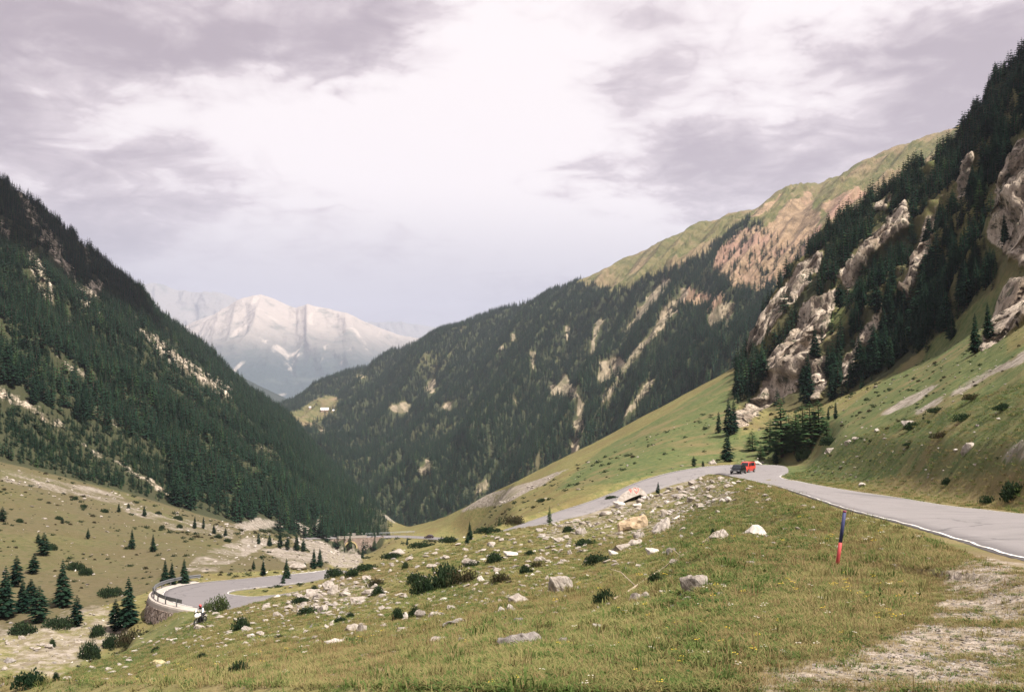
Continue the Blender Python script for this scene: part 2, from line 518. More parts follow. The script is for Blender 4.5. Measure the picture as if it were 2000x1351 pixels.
def cover(polys, seg_lo=0, seg_hi=9, mx=None, my=None, sid=None):
    mx = MX if mx is None else mx
    my = MY if my is None else my
    sid = seg_v if sid is None else sid
    m = np.zeros(len(mx), np.float32)
    ok = (sid >= seg_lo) & (sid <= seg_hi)
    for P in polys:
        m[ok & in_poly(mx, my, P)] = 1.0
    return m


def soften(m, shape, it=1):
    a = m.reshape(shape)
    for _ in range(it):
        b = np.pad(a, 1, 'edge')
        a = (b[:-2, 1:-1] + b[2:, 1:-1] + b[1:-1, :-2] + b[1:-1, 2:] + 4 * a) / 8
    return a.ravel()


R_ROCK = [
    [(1475, 640), (1560, 520), (1615, 488), (1605, 530), (1530, 610), (1490, 660), (1452, 692)],
    [(1445, 815), (1495, 760), (1500, 700), (1530, 665), (1548, 690), (1535, 760), (1480, 822)],
    [(1540, 660), (1590, 590), (1645, 555), (1630, 620), (1600, 690), (1560, 760), (1530, 770)],
    [(1640, 540), (1690, 470), (1740, 440), (1772, 395), (1768, 445), (1705, 500), (1660, 570)],
    [(1730, 430), (1770, 395), (1775, 440), (1745, 470)],
    [(1680, 660), (1712, 610), (1728, 545), (1716, 610), (1712, 660), (1690, 680)],
    [(1755, 570), (1785, 490), (1800, 430), (1838, 385), (1815, 470), (1790, 530), (1770, 590)],
    [(1920, 470), (1945, 360), (1985, 280), (2060, 250), (2060, 540), (1985, 520)],
    [(1905, 690), (1935, 600), (1965, 545), (2080, 530), (2080, 590), (1990, 640), (1945, 665)],
    [(1560, 600), (1600, 575), (1580, 640), (1550, 660)], [(1700, 410), (1740, 385), (1730, 420)], [(1440, 800), (1475, 790), (1470, 830), (1440, 835)],
    [(1650, 700), (1690, 670), (1680, 730), (1650, 745)], [(1590, 700), (1625, 690), (1610, 770), (1590, 780)], [(1870, 330), (1900, 300), (1890, 380), (1865, 400)]]
L_ROCK = [
    [(25, 368), (60, 400), (110, 470), (150, 540), (140, 560), (95, 510), (50, 440)],
    [(-20, 420), (12, 430), (20, 470), (0, 480)], [(150, 470), (170, 480), (180, 520), (165, 522)],
    [(38, 460), (70, 500), (105, 570), (108, 605), (80, 580), (55, 540)], [(120, 520), (150, 560), (190, 545), (205, 560), (170, 610), (150, 590)],
    [(255, 640), (300, 655), (340, 690), (385, 715), (450, 765), (460, 792), (420, 780), (370, 745), (320, 715), (290, 690)],
    [(130, 590), (140, 640), (132, 640), (124, 600)], [(185, 595), (200, 640), (195, 650), (182, 610)], [(260, 600), (270, 630), (262, 636)],
    [(-20, 735), (30, 755), (80, 785), (135, 825), (137, 842), (110, 828), (60, 795), (-20, 765)], [(212, 812), (232, 826), (228, 834), (214, 824)],
    [(140, 845), (180, 875), (250, 912), (310, 948), (365, 990), (345, 985), (290, 950), (230, 915), (165, 880)], [(480, 870), (500, 868), (545, 885), (540, 895)],
    [(100, 680), (150, 720), (185, 745), (170, 745), (120, 715)], [(20, 350), (40, 352), (60, 385), (40, 385)]]
L_MEADOW = [[(-40, 570), (40, 600), (90, 660), (130, 700), (150, 745), (100, 760), (60, 720), (-40, 650)], [(-40, 830), (30, 850), (90, 890), (160, 930), (180, 965), (120, 945), (60, 915), (-40, 890)],
            [(270, 640), (360, 690), (375, 725), (330, 700)]]
R_MEADOW = [[(1440, 905), (1450, 850), (1520, 830), (1640, 800), (1700, 770), (1760, 715), (1850, 640), (1900, 590), (1948, 560), (1965, 600), (1960, 690), (2080, 640), (2400, 500), (2400, 900), (1500, 950)],
            [(1600, 640), (1650, 590), (1660, 620), (1620, 670)], [(1560, 545), (1590, 520), (1570, 560)], [(1700, 440), (1740, 390), (1730, 410), (1710, 450)], [(1790, 345), (1830, 300), (1820, 340)]]
SCREE = [[(1850, 772), (1900, 735), (1950, 712), (2010, 675), (2010, 700), (1930, 735), (1870, 772)], [(1718, 812), (1760, 782), (1815, 750), (1835, 748), (1790, 785), (1740, 810)],
         [(1785, 800), (1850, 765), (1840, 785), (1790, 808)], [(1940, 900), (1985, 862), (2100, 830), (2100, 890), (1960, 905)],
         [(-100, 1220), (60, 1225), (130, 1195), (190, 1185), (240, 1200), (250, 1240), (170, 1290), (120, 1330), (-100, 1360)],
         [(560, 1010), (600, 1030), (645, 985), (660, 990), (630, 1020), (612, 1045), (590, 1050)], [(560, 1052), (640, 1056), (700, 1080), (690, 1105), (640, 1108), (600, 1075)],
         [(500, 1075), (560, 1068), (610, 1080), (620, 1095), (560, 1100)], [(430, 1030), (500, 1010), (540, 1020), (560, 1035), (520, 1035), (460, 1040)], [(745, 1000), (770, 1015), (760, 1020), (740, 1005)],
         [(0, 905), (80, 925), (200, 960), (320, 1010), (450, 1040), (440, 1058), (330, 1040), (200, 985), (80, 950), (0, 935)], [(880, 1000), (960, 960), (1060, 935), (1120, 915), (1060, 950), (960, 990)], [(560, 1060), (520, 1065), (470, 1090), (420, 1120), (340, 1125), (380, 1090), (470, 1050)]]
GRAVEL = [[(1880, 1075), (2000, 1095), (2400, 1100), (2400, 1400), (1300, 1400), (1420, 1340), (1520, 1295), (1640, 1275), (1790, 1210), (1830, 1120)], [(600, 1300), (760, 1270), (800, 1300), (700, 1345), (600, 1340)],
          [(1150, 1320), (1230, 1300), (1260, 1330), (1160, 1345)]]
PALE_FIELD = [[(1185, 985), (1290, 955), (1350, 935), (1430, 930), (1425, 985), (1340, 1000), (1320, 1030), (1200, 1055), (1120, 1050), (1060, 1060), (1050, 1030)],
              [(560, 1170), (640, 1130), (720, 1125), (760, 1160), (690, 1180), (600, 1200), (520, 1190)]]
LUSH = [[(1080, 960), (1180, 880), (1440, 720), (1460, 900), (1400, 905), (1300, 925), (1200, 945)], [(150, 1290), (290, 1225), (390, 1185), (480, 1175), (400, 1230), (280, 1290), (100, 1350)],
        [(1330, 990), (1420, 960), (1560, 1010), (1600, 1080), (1500, 1160), (1350, 1200), (1260, 1180), (1300, 1060)], [(860, 1150), (940, 1140), (930, 1170), (850, 1180)]]

rock = np.maximum(cover(R_ROCK, 4, 6), cover(L_ROCK, 4, 6))
rock = soften(rock, (NR, NC), 1) * np.where(NPX < 760, 0.55, 1.0)
# crags break out of the slope: ledges and clefts wherever the rock is bare
blocky = vnoise(flatv * [0.16, 0.16, 0.10], 44) + 0.6 * vnoise(flatv * [0.33, 0.33, 0.22], 45) + 0.35 * vnoise(flatv * [0.7, 0.7, 0.5], 46)
ledge = np.sign(blocky) * np.abs(blocky) ** 0.6
scale_r = np.where(NPX > 1000, 2.6, 3.6)
flatv[:, 1] -= rock * (ledge * scale_r + 2.0)
flatv[:, 0] -= np.where(NPX > 1000, 1, -1) * rock * (ledge * scale_r * 0.7 + 1.0)
flatv[:, 2] += rock * 0.5 * scale_r * vnoise(flatv * 0.2, 47)
meadow = np.maximum(cover(L_MEADOW, 4, 6), cover(R_MEADOW, 3, 6))
scree = np.maximum(soften(cover(SCREE, 2, 6), (NR, NC), 2), soften(0.6 * cover(PALE_FIELD, 0, 2), (NR, NC), 8))
scree *= np.where((NPX < 470) & (seg_v >= 3), 0.66, 1)
gravel = np.maximum(soften(cover(GRAVEL[:1], 0, 2), (NR, NC), 60), 0.55 * soften(cover(GRAVEL[1:], 0, 2), (NR, NC), 40))
lush = np.maximum(soften(cover(LUSH[:1], 0, 5), (NR, NC), 5), np.maximum(soften(0.6 * cover(LUSH[1:], 0, 5), (NR, NC), 60), soften(0.9 * cover(R_MEADOW, 3, 6), (NR, NC), 4)))
green_mid = np.clip((NPX - 760) / 60, 0, 1) * np.clip((1470 - NPX) / 40, 0, 1) * (seg_v >= 3)
forest_d = ((seg_v == 5) & (mt > 0.02)).astype(np.float32)
forest_d *= np.clip((765 - NPX) / 110, 0, 1) + np.where(NPX > 1440, 1, 0)
forest_d *= (NPX > -430) & (NPX < 2430)
edge_tree = (NPX > 1400) & (NPX < 1450) & (NPY > 790)
forest_d *= (1 - 0.92 * np.clip(rock * 1.3, 0, 1)) * (1 - np.where(NPX < 700, 0.45, 0.93) * meadow) * (1 - np.clip(scree, 0, 1))
forest_d *= np.clip(0.75 + 1.2 * fbm(flatv * 0.02, 3, 71), np.where(NPX < 800, 0.5, 0.12), 1)
low_l = (seg_v == 5) & (NPX < 330) & (NPY > 770 + 0.33 * NPX)
dry = np.clip(0.42 + 0.5 * fbm(flatv * [0.05, 0.05, 0], 4, 72) + 0.55 * gravel + np.clip((NPX - 1350) / 500, 0, 0.35) * (NPY > 1040) + np.where((NPX < 640) & (seg_v == 4), 0.45, 0) + np.where((NPX > 1480) & (seg_v == 3), 0.1, 0) + np.where((NPX < 900) & (NPY > 1250) & (seg_v == 1), 0.25, 0) - 0.3 * green_mid, 0, 1)


def add_attr(me, name, arr):
    a = me.attributes.new(name, 'FLOAT', 'POINT')
    a.data.foreach_set('value', np.asarray(arr, np.float32))


def grid_faces(nr, nc):
    i = np.arange(nr * nc).reshape(nr, nc)
    return np.stack([i[:-1, :-1], i[:-1, 1:], i[1:, 1:], i[1:, :-1]], -1).reshape(-1, 4)


def mat(name):
    m = bpy.data.materials.new(name)
    m.use_nodes = True
    m.node_tree.nodes.clear()
    t = NT(m.node_tree)
    out = t.n('ShaderNodeOutputMaterial')
    return m, t, out


def finish(t, out, color, rough=0.9, bump=None, bdist=0.1, bstr=0.6, spec=0.25, normal=None):
    b = t.n('ShaderNodeBsdfPrincipled')
    t.put(b, 'Base Color', color if not isinstance(color, tuple) else (*color, 1.0))
    t.put(b, 'Roughness', rough)
    t.put(b, 'Specular IOR Level', spec)
    if bump is not None:
        bn = t.n('ShaderNodeBump', ins={'Strength': bstr, 'Distance': bdist, 'Height': bump})
        t.put(b, 'Normal', bn.outputs[0])
    t.t.links.new(b.outputs[0], out.inputs['Surface'])
    return b


def attr(t, name):
    return t.n('ShaderNodeAttribute', attribute_name=name).outputs['Fac']


def ground_material():
    m, t, out = mat('alpine_ground')
    pos = t.n('ShaderNodeNewGeometry').outputs['Position']
    n01 = t.noise(pos, 7.0, 5.0, 0.65)            # centimetres
    n1 = t.noise(pos, 0.9, 7.0, 0.62)             # metres
    n10 = t.noise(pos, 0.085, 7.0, 0.6, 0.4)      # tens of metres
    n100 = t.noise(pos, 0.02, 5.0, 0.55)
    dry_a, lush_a, scree_a, rock_a, gravel_a, wood_a = (attr(t, k) for k in ('dry', 'lush', 'scree', 'rock', 'gravel', 'wood'))
    # turf
    g = t.mix(t.ramp(n1, 0.36, 0.66), (0.10, 0.108, 0.036), (0.195, 0.165, 0.070))
    g = t.mix(t.math('MULTIPLY', t.ramp(n10, 0.40, 0.62), 0.75), g, (0.125, 0.094, 0.040))
    g = t.mix(t.ramp(n01, 0.50, 0.72), g, (0.215, 0.185, 0.085))
    g = t.mix(t.math('MULTIPLY', t.ramp(n01, 0.46, 0.32), 0.7), g, (0.045, 0.055, 0.018))
    dryc = t.mix(n1, (0.090, 0.066, 0.038), (0.20, 0.155, 0.092))
    dv = t.math('ADD', dry_a, t.math('MULTIPLY', t.math('SUBTRACT', n1, 0.5), 1.4))
    g = t.mix(t.math('MULTIPLY', t.ramp(dv, 0.35, 1.1), 0.8), g, dryc)
    lushc = t.mix(t.ramp(n1, 0.35, 0.65), (0.048, 0.080, 0.028), (0.105, 0.120, 0.046))
    lushc = t.mix(t.ramp(n10, 0.46, 0.66), lushc, (0.145, 0.122, 0.058))
    g = t.mix(t.math('MULTIPLY', t.ramp(t.math('ADD', lush_a, t.math('MULTIPLY', t.math('SUBTRACT', n10, 0.5), 1.2)), 0.1, 0.9), 0.85), g, lushc)
    # dwarf shrubs: dark specks
    vs = t.n('ShaderNodeTexVoronoi', ins={'Vector': pos, 'Scale': 0.35}).outputs['Distance']
    g = t.mix(t.math('MULTIPLY', t.ramp(t.math('ADD', vs, t.math('MULTIPLY', n1, 0.35)), 0.36, 0.26), 0.55), g, (0.03, 0.04, 0.018))
    # under the trees
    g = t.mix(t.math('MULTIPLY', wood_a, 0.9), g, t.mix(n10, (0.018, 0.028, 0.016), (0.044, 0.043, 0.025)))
    # scree and gravel: pale stones of mixed size with earth between
    v1 = t.n('ShaderNodeTexVoronoi', ins={'Vector': pos, 'Scale': 1.1}).outputs['Color']
    v2 = t.n('ShaderNodeTexVoronoi', ins={'Vector': pos, 'Scale': 14.0}).outputs['Color']
    s1 = t.n('ShaderNodeSeparateColor', ins={0: v1}).outputs[0]
    s2 = t.n('ShaderNodeSeparateColor', ins={0: v2}).outputs[0]
    stone = t.mix(s1, (0.15, 0.125, 0.10), (0.33, 0.29, 0.255))
    stone = t.mix(t.math('MULTIPLY', t.ramp(n01, 0.42, 0.3), 0.8), stone, (0.09, 0.07, 0.05))
    sv = t.math('ADD', scree_a, t.math('ADD', t.math('MULTIPLY', t.math('SUBTRACT', n1, 0.52), 1.5), t.math('MULTIPLY', t.math('SUBTRACT', n10, 0.5), 2.2)))
    g = t.mix(t.math('MULTIPLY', t.ramp(sv, 0.35, 1.05), 0.92), g, stone)
    grav = t.mix(s2, (0.18, 0.148, 0.12), (0.36, 0.31, 0.27))
    grav = t.mix(t.math('MULTIPLY', t.ramp(n01, 0.45, 0.33), 0.75), grav, (0.10, 0.085, 0.06))
    n3 = t.noise(pos, 2.6, 6.0, 0.65)
    gv = t.math('ADD', gravel_a, t.math('ADD', t.math('MULTIPLY', t.math('SUBTRACT', n3, 0.5), 2.2), t.math('MULTIPLY', t.math('SUBTRACT', n01, 0.5), 1.2)))
    g = t.mix(t.math('MULTIPLY', t.ramp(gv, 0.5, 1.3), 0.95), g, grav)
    # crags
    strata = t.n('ShaderNodeMapping', ins={'Vector': pos, 'Scale': (0.05, 0.05, 0.022), 'Rotation': (0.5, 0.35, 0)}).outputs[0]
    ns = t.noise(strata, 5.0, 9.0, 0.68, 0.12)
    rk = t.mix(t.ramp(ns, 0.36, 0.66), (0.14, 0.11, 0.085), (0.54, 0.455, 0.37))
    rk = t.mix(t.math('MULTIPLY', t.ramp(n10, 0.5, 0.7), 0.6), rk, (0.30, 0.225, 0.16))
    rk = t.mix(t.math('MULTIPLY', t.ramp(n1, 0.46, 0.36), 0.85), rk, (0.04, 0.042, 0.028))
    nk = t.noise(pos, 0.32, 6.0, 0.75, 0.15)
    rk = t.mix(t.math('MULTIPLY', t.ramp(nk, 0.45, 0.37), 0.8), rk, (0.035, 0.042, 0.024))
    nz = t.n('ShaderNodeSeparateXYZ', ins={0: t.n('ShaderNodeNewGeometry').outputs['Normal']}).outputs[2]
    rv = t.math('ADD', rock_a, t.math('MULTIPLY', t.math('SUBTRACT', ns, 0.5), 1.1))
    g = t.mix(t.ramp(rv, 0.35, 0.7), g, rk)
    h = t.math('ADD', t.math('MULTIPLY', n1, 0.5), t.math('MULTIPLY', n01, 0.12))
    h = t.math('ADD', h, t.math('MULTIPLY', t.math('MULTIPLY', ns, rock_a), 6.0))
    finish(t, out, g, 0.95, h, 0.45, 0.7, 0.1)
    return m


ground_m = ground_material()
faces = grid_faces(NR, NC)
me = mesh_np('hillside', flatv, faces, [ground_m], True)
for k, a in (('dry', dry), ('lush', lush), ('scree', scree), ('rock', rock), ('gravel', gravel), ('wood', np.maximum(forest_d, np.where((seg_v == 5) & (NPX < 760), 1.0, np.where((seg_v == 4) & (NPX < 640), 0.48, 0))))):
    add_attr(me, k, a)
hillside = tag(link('hillside', me), kind='structure')


def bvh_of(V, Fq):
    tri = [(int(a), int(b), int(c), int(d)) for a, b, c, d in Fq]
    return BVHTree.FromPolygons([tuple(map(float, v)) for v in V], tri)


near_bvh = bvh_of(flatv, faces)
ORIGIN = Vector((0, 0, 0))


def at(px, py):
    """The spot on the near country seen at a pixel: (point, normal)."""
    d = Vector(px_dir(px, py)).normalized()
    hit, nrm_, _, _ = near_bvh.ray_cast(ORIGIN, d, 5000)
    if hit is None:
        return None, None
    return hit, (nrm_ if nrm_.z > 0 else -nrm_)


def ground_z(x, y):
    hit, nrm_, _, _ = near_bvh.ray_cast(Vector((x, y, 2000)), Vector((0, 0, -1)), 5000)
    return (hit.z if hit else 0.0), (nrm_ if hit and nrm_.z > 0 else Vector((0, 0, 1)))


# ------------------------------------------------------------------ the wooded ridge across the valley and the ranges beyond
def far_sheet(name, cols, line_tabs, counts, shape_fn, material, back_drop=0.35):
    P = []
    for tab in line_tabs:
        D = keys(cols, [(t[0], t[1]) for t in tab]); Y = keys(cols, [(t[0], t[2]) for t in tab])
        P.append(px_pt(cols, Y, D))
    b = P[-1] * [1.3, 1.3, 1.0]; b[:, 2] = P[-1][:, 2] - back_drop * 0.3 * P[-1][:, 1]
    P.append(b)
    rs, tr = [], []
    for i in range(len(P) - 1):
        n = counts[i] if i < len(counts) else 10
        for j in range(n + (1 if i == len(P) - 2 else 0)):
            rs.append(P[i] + (P[i + 1] - P[i]) * (j / n)); tr.append(i + j / n)
    G = np.stack(rs); tr = np.array(tr)
    for _ in range(6):
        z = G[..., 2].copy(); z[1:-1] = .25 * G[:-2, :, 2] + .5 * G[1:-1, :, 2] + .25 * G[2:, :, 2]; G[..., 2] = z
    V = G.reshape(-1, 3)
    T = np.repeat(tr, len(cols))
    V = shape_fn(V, T)
    return V, T, (len(rs), len(cols))


M_SKY = [(380, 2900, 835), (520, 2800, 812), (563, 2700, 788), (600, 2650, 770), (700, 2550, 722), (800, 2450, 673), (900, 2350, 636), (1000, 2280, 599), (1100, 2220, 566), (1130, 2200, 553), (1200, 2150, 517), (1300, 2080, 464), (1380, 2030, 441),
         (1470, 1980, 412), (1530, 1950, 371), (1600, 1920, 358), (1640, 1880, 341), (1720, 1820, 300), (1800, 1780, 270), (1870, 1740, 249), (1950, 1700, 215), (2300, 1600, 120)]
M_MID = [(380, 2200, 880), (563, 1900, 830), (700, 1750, 850), (800, 1650, 830), (1000, 1500, 770), (1200, 1400, 690), (1400, 1300, 590), (1600, 1200, 500), (1900, 1100, 380), (2300, 1000, 250)]
M_BASE = [(380, 1700, 930), (563, 1450, 905), (640, 1250, 940), (700, 1120, 985), (770, 1000, 1050), (850, 920, 1080), (1000, 880, 1040), (1200, 820, 960), (1400, 760, 860), (1600, 720, 780), (1900, 680, 700), (2300, 640, 600)]
mcols = np.arange(380, 2301, 4.0)


def ridge_shape(V, T):
    prof = np.clip(T / 0.3, 0, 1) * np.clip((2.06 - T) / 0.25, 0.12, 1)
    ax, _ = to_px(V)
    lane = ax - 190 * T + 30 * fbm(V * 0.002, 3, 83)
    ribs = fbm(np.stack([lane * 0.0135, T * 1.1, 0 * T], -1), 6, 81, 0.55, True)
    lump = fbm(V * 0.012, 4, 85)
    V = V.copy()
    V[:, 1] -= prof * (62 * ribs + 10 * lump)
    V[:, 2] += prof * (30 * ribs + 6 * lump)
    return V


MV, MT, MSH = far_sheet('ridge', mcols, [M_BASE, M_MID, M_SKY], [110, 130, 10], ridge_shape, None)
mpx, mpy = to_px(MV)
mwx = mpx + 9 * fbm(MV * 0.02, 3, 91) + 5 * fbm(MV * 0.08, 2, 92)
mwy = mpy + 9 * fbm(MV * 0.02, 3, 93) + 5 * fbm(MV * 0.08, 2, 94)
TREELINE = [(380, 0), (1110, 540), (1130, 556), (1190, 572), (1230, 560), (1280, 533), (1330, 520), (1380, 495), (1420, 455), (1462, 425), (1478, 420), (1440, 480), (1470, 470), (1600, 560), (2300, 560)]
tl = keys(mwx, [(380, 0), (1112, 520), (1130, 553), (1190, 572), (1230, 562), (1280, 535), (1330, 522), (1380, 492), (1420, 458), (1455, 432), (1480, 440), (1540, 480), (1620, 470), (1700, 430), (1800, 330), (2300, 330)])
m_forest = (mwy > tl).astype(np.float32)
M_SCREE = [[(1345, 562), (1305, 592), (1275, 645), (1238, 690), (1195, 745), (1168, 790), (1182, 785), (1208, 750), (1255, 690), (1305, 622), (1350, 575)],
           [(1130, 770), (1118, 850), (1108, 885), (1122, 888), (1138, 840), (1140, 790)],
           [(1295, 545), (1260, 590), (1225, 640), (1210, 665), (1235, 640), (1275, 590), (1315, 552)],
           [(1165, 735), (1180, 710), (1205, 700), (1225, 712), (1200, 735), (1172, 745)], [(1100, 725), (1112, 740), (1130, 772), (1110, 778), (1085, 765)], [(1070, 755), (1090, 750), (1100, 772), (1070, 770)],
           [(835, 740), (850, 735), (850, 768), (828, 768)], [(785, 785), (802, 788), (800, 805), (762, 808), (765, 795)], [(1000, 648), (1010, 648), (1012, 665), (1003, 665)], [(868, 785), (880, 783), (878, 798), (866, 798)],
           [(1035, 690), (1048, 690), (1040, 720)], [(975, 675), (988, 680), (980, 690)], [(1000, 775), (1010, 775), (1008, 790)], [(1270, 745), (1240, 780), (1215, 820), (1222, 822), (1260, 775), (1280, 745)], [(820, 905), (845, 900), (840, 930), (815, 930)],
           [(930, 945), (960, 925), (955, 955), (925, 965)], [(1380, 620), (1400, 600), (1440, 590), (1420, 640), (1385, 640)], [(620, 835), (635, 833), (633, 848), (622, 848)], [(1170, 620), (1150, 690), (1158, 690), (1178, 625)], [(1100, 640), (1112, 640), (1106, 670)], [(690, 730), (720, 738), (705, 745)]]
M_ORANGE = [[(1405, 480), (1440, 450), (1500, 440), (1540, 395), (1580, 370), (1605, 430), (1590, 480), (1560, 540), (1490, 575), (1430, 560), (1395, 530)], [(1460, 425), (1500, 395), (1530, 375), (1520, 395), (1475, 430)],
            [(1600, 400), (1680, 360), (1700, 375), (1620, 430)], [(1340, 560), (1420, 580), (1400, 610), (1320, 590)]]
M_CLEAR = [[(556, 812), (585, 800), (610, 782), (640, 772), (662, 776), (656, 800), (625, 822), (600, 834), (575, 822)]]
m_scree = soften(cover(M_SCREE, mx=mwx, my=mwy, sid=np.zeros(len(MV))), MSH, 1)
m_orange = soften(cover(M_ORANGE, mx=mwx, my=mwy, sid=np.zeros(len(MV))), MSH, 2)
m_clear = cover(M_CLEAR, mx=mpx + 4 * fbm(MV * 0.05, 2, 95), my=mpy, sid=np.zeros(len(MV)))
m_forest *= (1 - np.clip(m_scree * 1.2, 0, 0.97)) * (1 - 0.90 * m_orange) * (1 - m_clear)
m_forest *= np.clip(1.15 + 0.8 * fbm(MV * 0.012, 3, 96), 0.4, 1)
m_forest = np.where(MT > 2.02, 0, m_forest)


def ridge_material(name):
    m, t, out = mat(name)
    pos = t.n('ShaderNodeNewGeometry').outputs['Position']
    na = t.noise(pos, 0.03, 8.0, 0.65)
    nb = t.noise(pos, 0.008, 6.0, 0.6, 0.5)
    g = t.mix(t.ramp(na, 0.38, 0.64), (0.082, 0.086, 0.036), (0.145, 0.125, 0.062))
    g = t.mix(t.math('MULTIPLY', t.ramp(nb, 0.48, 0.66), 0.7), g, (0.215, 0.155, 0.10))
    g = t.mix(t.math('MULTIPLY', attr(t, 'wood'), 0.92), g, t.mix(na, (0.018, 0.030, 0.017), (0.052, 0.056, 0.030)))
    o = t.mix(t.ramp(na, 0.36, 0.62), (0.145, 0.105, 0.068), (0.28, 0.20, 0.13))
    o = t.mix(t.ramp(nb, 0.45, 0.62), o, (0.26, 0.165, 0.125))
    g = t.mix(t.ramp(t.math('ADD', attr(t, 'orange'), t.math('MULTIPLY', t.math('SUBTRACT', na, 0.5), 1.6)), 0.35, 0.85), g, o)
    s = t.mix(t.ramp(na, 0.36, 0.6), (0.12, 0.105, 0.068), (0.31, 0.255, 0.19))
    g = t.mix(t.ramp(t.math('ADD', attr(t, 'scree'), t.math('MULTIPLY', t.math('SUBTRACT', na, 0.5), 1.2)), 0.35, 0.8, 0.0, 0.8), g, s)
    finish(t, out, g, 0.95, na, 14.0, 0.7, 0.05)
    return m


me = mesh_np('mountain_ridge', MV, grid_faces(*MSH), [ridge_material('ridge_ground')], True)
for k, a in (('wood', m_forest), ('orange', m_orange), ('scree', m_scree)):
    add_attr(me, k, a)
ridge = tag(link('mountain_ridge', me), kind='structure')


def range_material(name, lo, hi, z0, z1, streak, sc=1.0):
    m, t, out = mat(name)
    pos = t.n('ShaderNodeNewGeometry').outputs['Position']
    z = t.n('ShaderNodeSeparateXYZ', ins={0: pos}).outputs[2]
    na = t.noise(pos, 0.0035 * sc, 9.0, 0.66)
    fall = t.n('ShaderNodeMapping', ins={'Vector': pos, 'Scale': (0.0042 * sc, 0.0012 * sc, 0.0007 * sc), 'Rotation': (0, 0.25, 0)}).outputs[0]
    nf = t.noise(fall, 1.0, 8.0, 0.6, 0.8)
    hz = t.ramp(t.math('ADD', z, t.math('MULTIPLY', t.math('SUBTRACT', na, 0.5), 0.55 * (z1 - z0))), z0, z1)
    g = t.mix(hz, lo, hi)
    g = t.mix(t.math('MULTIPLY', t.ramp(nf, 0.56, 0.66), 0.75), g, streak)
    g = t.mix(t.math('MULTIPLY', t.ramp(na, 0.46, 0.34), 0.5), g, (0.06, 0.075, 0.06))
    finish(t, out, g, 0.95, na, 120.0, 0.6, 0.05)
    return m


def range_shape(seed, a, fr):
    def fn(V, T):
        V = V.copy()
        prof = np.clip(T / 0.3, 0, 1) * np.clip((1.05 - T) / 0.12, 0.10, 1)
        ribs = fbm(np.stack([V[:, 0] * fr + V[:, 2] * fr * 0.5, V[:, 1] * fr * 0.25, V[:, 2] * fr * 0.4], -1), 6, seed, 0.55, True)
        V[:, 1] -= prof * a * ribs
        V[:, 2] += prof * a * 0.28 * ribs
        return V
    return fn


def far_range(name, cols, sky, base, shape, material, n=90):
    V, T, sh = far_sheet(name, cols, [base, sky], [n, 8], shape, None)
    return tag(link(name, mesh_np(name, V, grid_faces(*sh), [material], True)), kind='structure')


# blue wooded shoulder closing the valley
far_range('hills', np.arange(330, 800, 3.0), [(330, 4600, 640), (400, 4700, 683), (430, 4750, 700), (480, 4800, 735), (540, 4850, 765), (580, 4900, 785), (640, 5000, 840), (800, 5100, 900)],
          [(330, 3300, 900), (800, 3300, 960)], range_shape(101, 90, 0.004), range_material('blue_hills', (0.018, 0.030, 0.024), (0.028, 0.038, 0.028), -400, 600, (0.03, 0.04, 0.03), 2.5))
# the sunlit range with its summits
far_range('mountains', np.arange(230, 1100, 2.5), [(230, 11500, 640), (300, 11500, 645), (350, 11300, 640), (420, 11000, 612), (460, 10900, 588), (490, 10800, 576), (510, 10800, 571), (530, 10800, 575), (560, 10800, 588), (575, 10750, 594), (600, 10700, 590), (640, 10700, 598), (680, 10700, 612), (720, 10800, 628), (770, 10900, 648), (830, 11000, 662), (900, 11100, 690), (1100, 11200, 760)],
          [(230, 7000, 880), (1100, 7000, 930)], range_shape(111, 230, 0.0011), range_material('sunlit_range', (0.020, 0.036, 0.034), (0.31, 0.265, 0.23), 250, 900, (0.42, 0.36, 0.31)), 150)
far_range('mountains', np.arange(150, 620, 3.0), [(150, 15000, 560), (290, 15000, 553), (320, 15000, 551), (345, 15000, 560), (400, 15000, 570), (425, 15000, 568), (460, 15000, 580), (520, 15200, 610), (620, 15500, 660)],
          [(150, 12500, 800), (620, 12500, 830)], range_shape(121, 500, 0.001), range_material('pale_range', (0.1, 0.1, 0.09), (0.17, 0.155, 0.14), 0, 900, (0.2, 0.18, 0.165)))
far_range('mountains', np.arange(600, 1300, 3.5), [(600, 17000, 640), (700, 17000, 633), (760, 17000, 628), (860, 17000, 640), (950, 17000, 655), (1300, 17000, 700)],
          [(600, 14500, 820), (1300, 14500, 820)], range_shape(131, 400, 0.001), range_material('farthest_range', (0.1, 0.1, 0.09), (0.15, 0.14, 0.13), 0, 900, (0.17, 0.16, 0.15)))
# rock floor that carries every sheet out of sight
deep = mesh_np('valley_floor', [(-26000, -3000, -900), (26000, -3000, -900), (26000, 30000, -900), (-26000, 30000, -900)], [(0, 1, 2, 3)], [range_material('valley_ground', (0.06, 0.075, 0.04), (0.1, 0.1, 0.06), -2000, 2000, (0.12, 0.11, 0.08))])
tag(link('ground', deep), kind='structure')
# ------------------------------------------------------------------ materials for built things
def plain(name, col, rough=0.6, spec=0.3, metal=0.0, var=0.15, scale=6.0, bumpd=0.0):
    m, t, out = mat(name)
    tc = t.n('ShaderNodeTexCoord').outputs['Object']
    n = t.noise(tc, scale, 5.0, 0.6)
    c = t.mix(n, tuple(x * (1 - var) for x in col), tuple(min(1, x * (1 + var)) for x in col))
    b = finish(t, out, c, rough, n if bumpd else None, bumpd or 0.01, 0.5, spec)
    b.inputs['Metallic'].default_value = metal
    return m


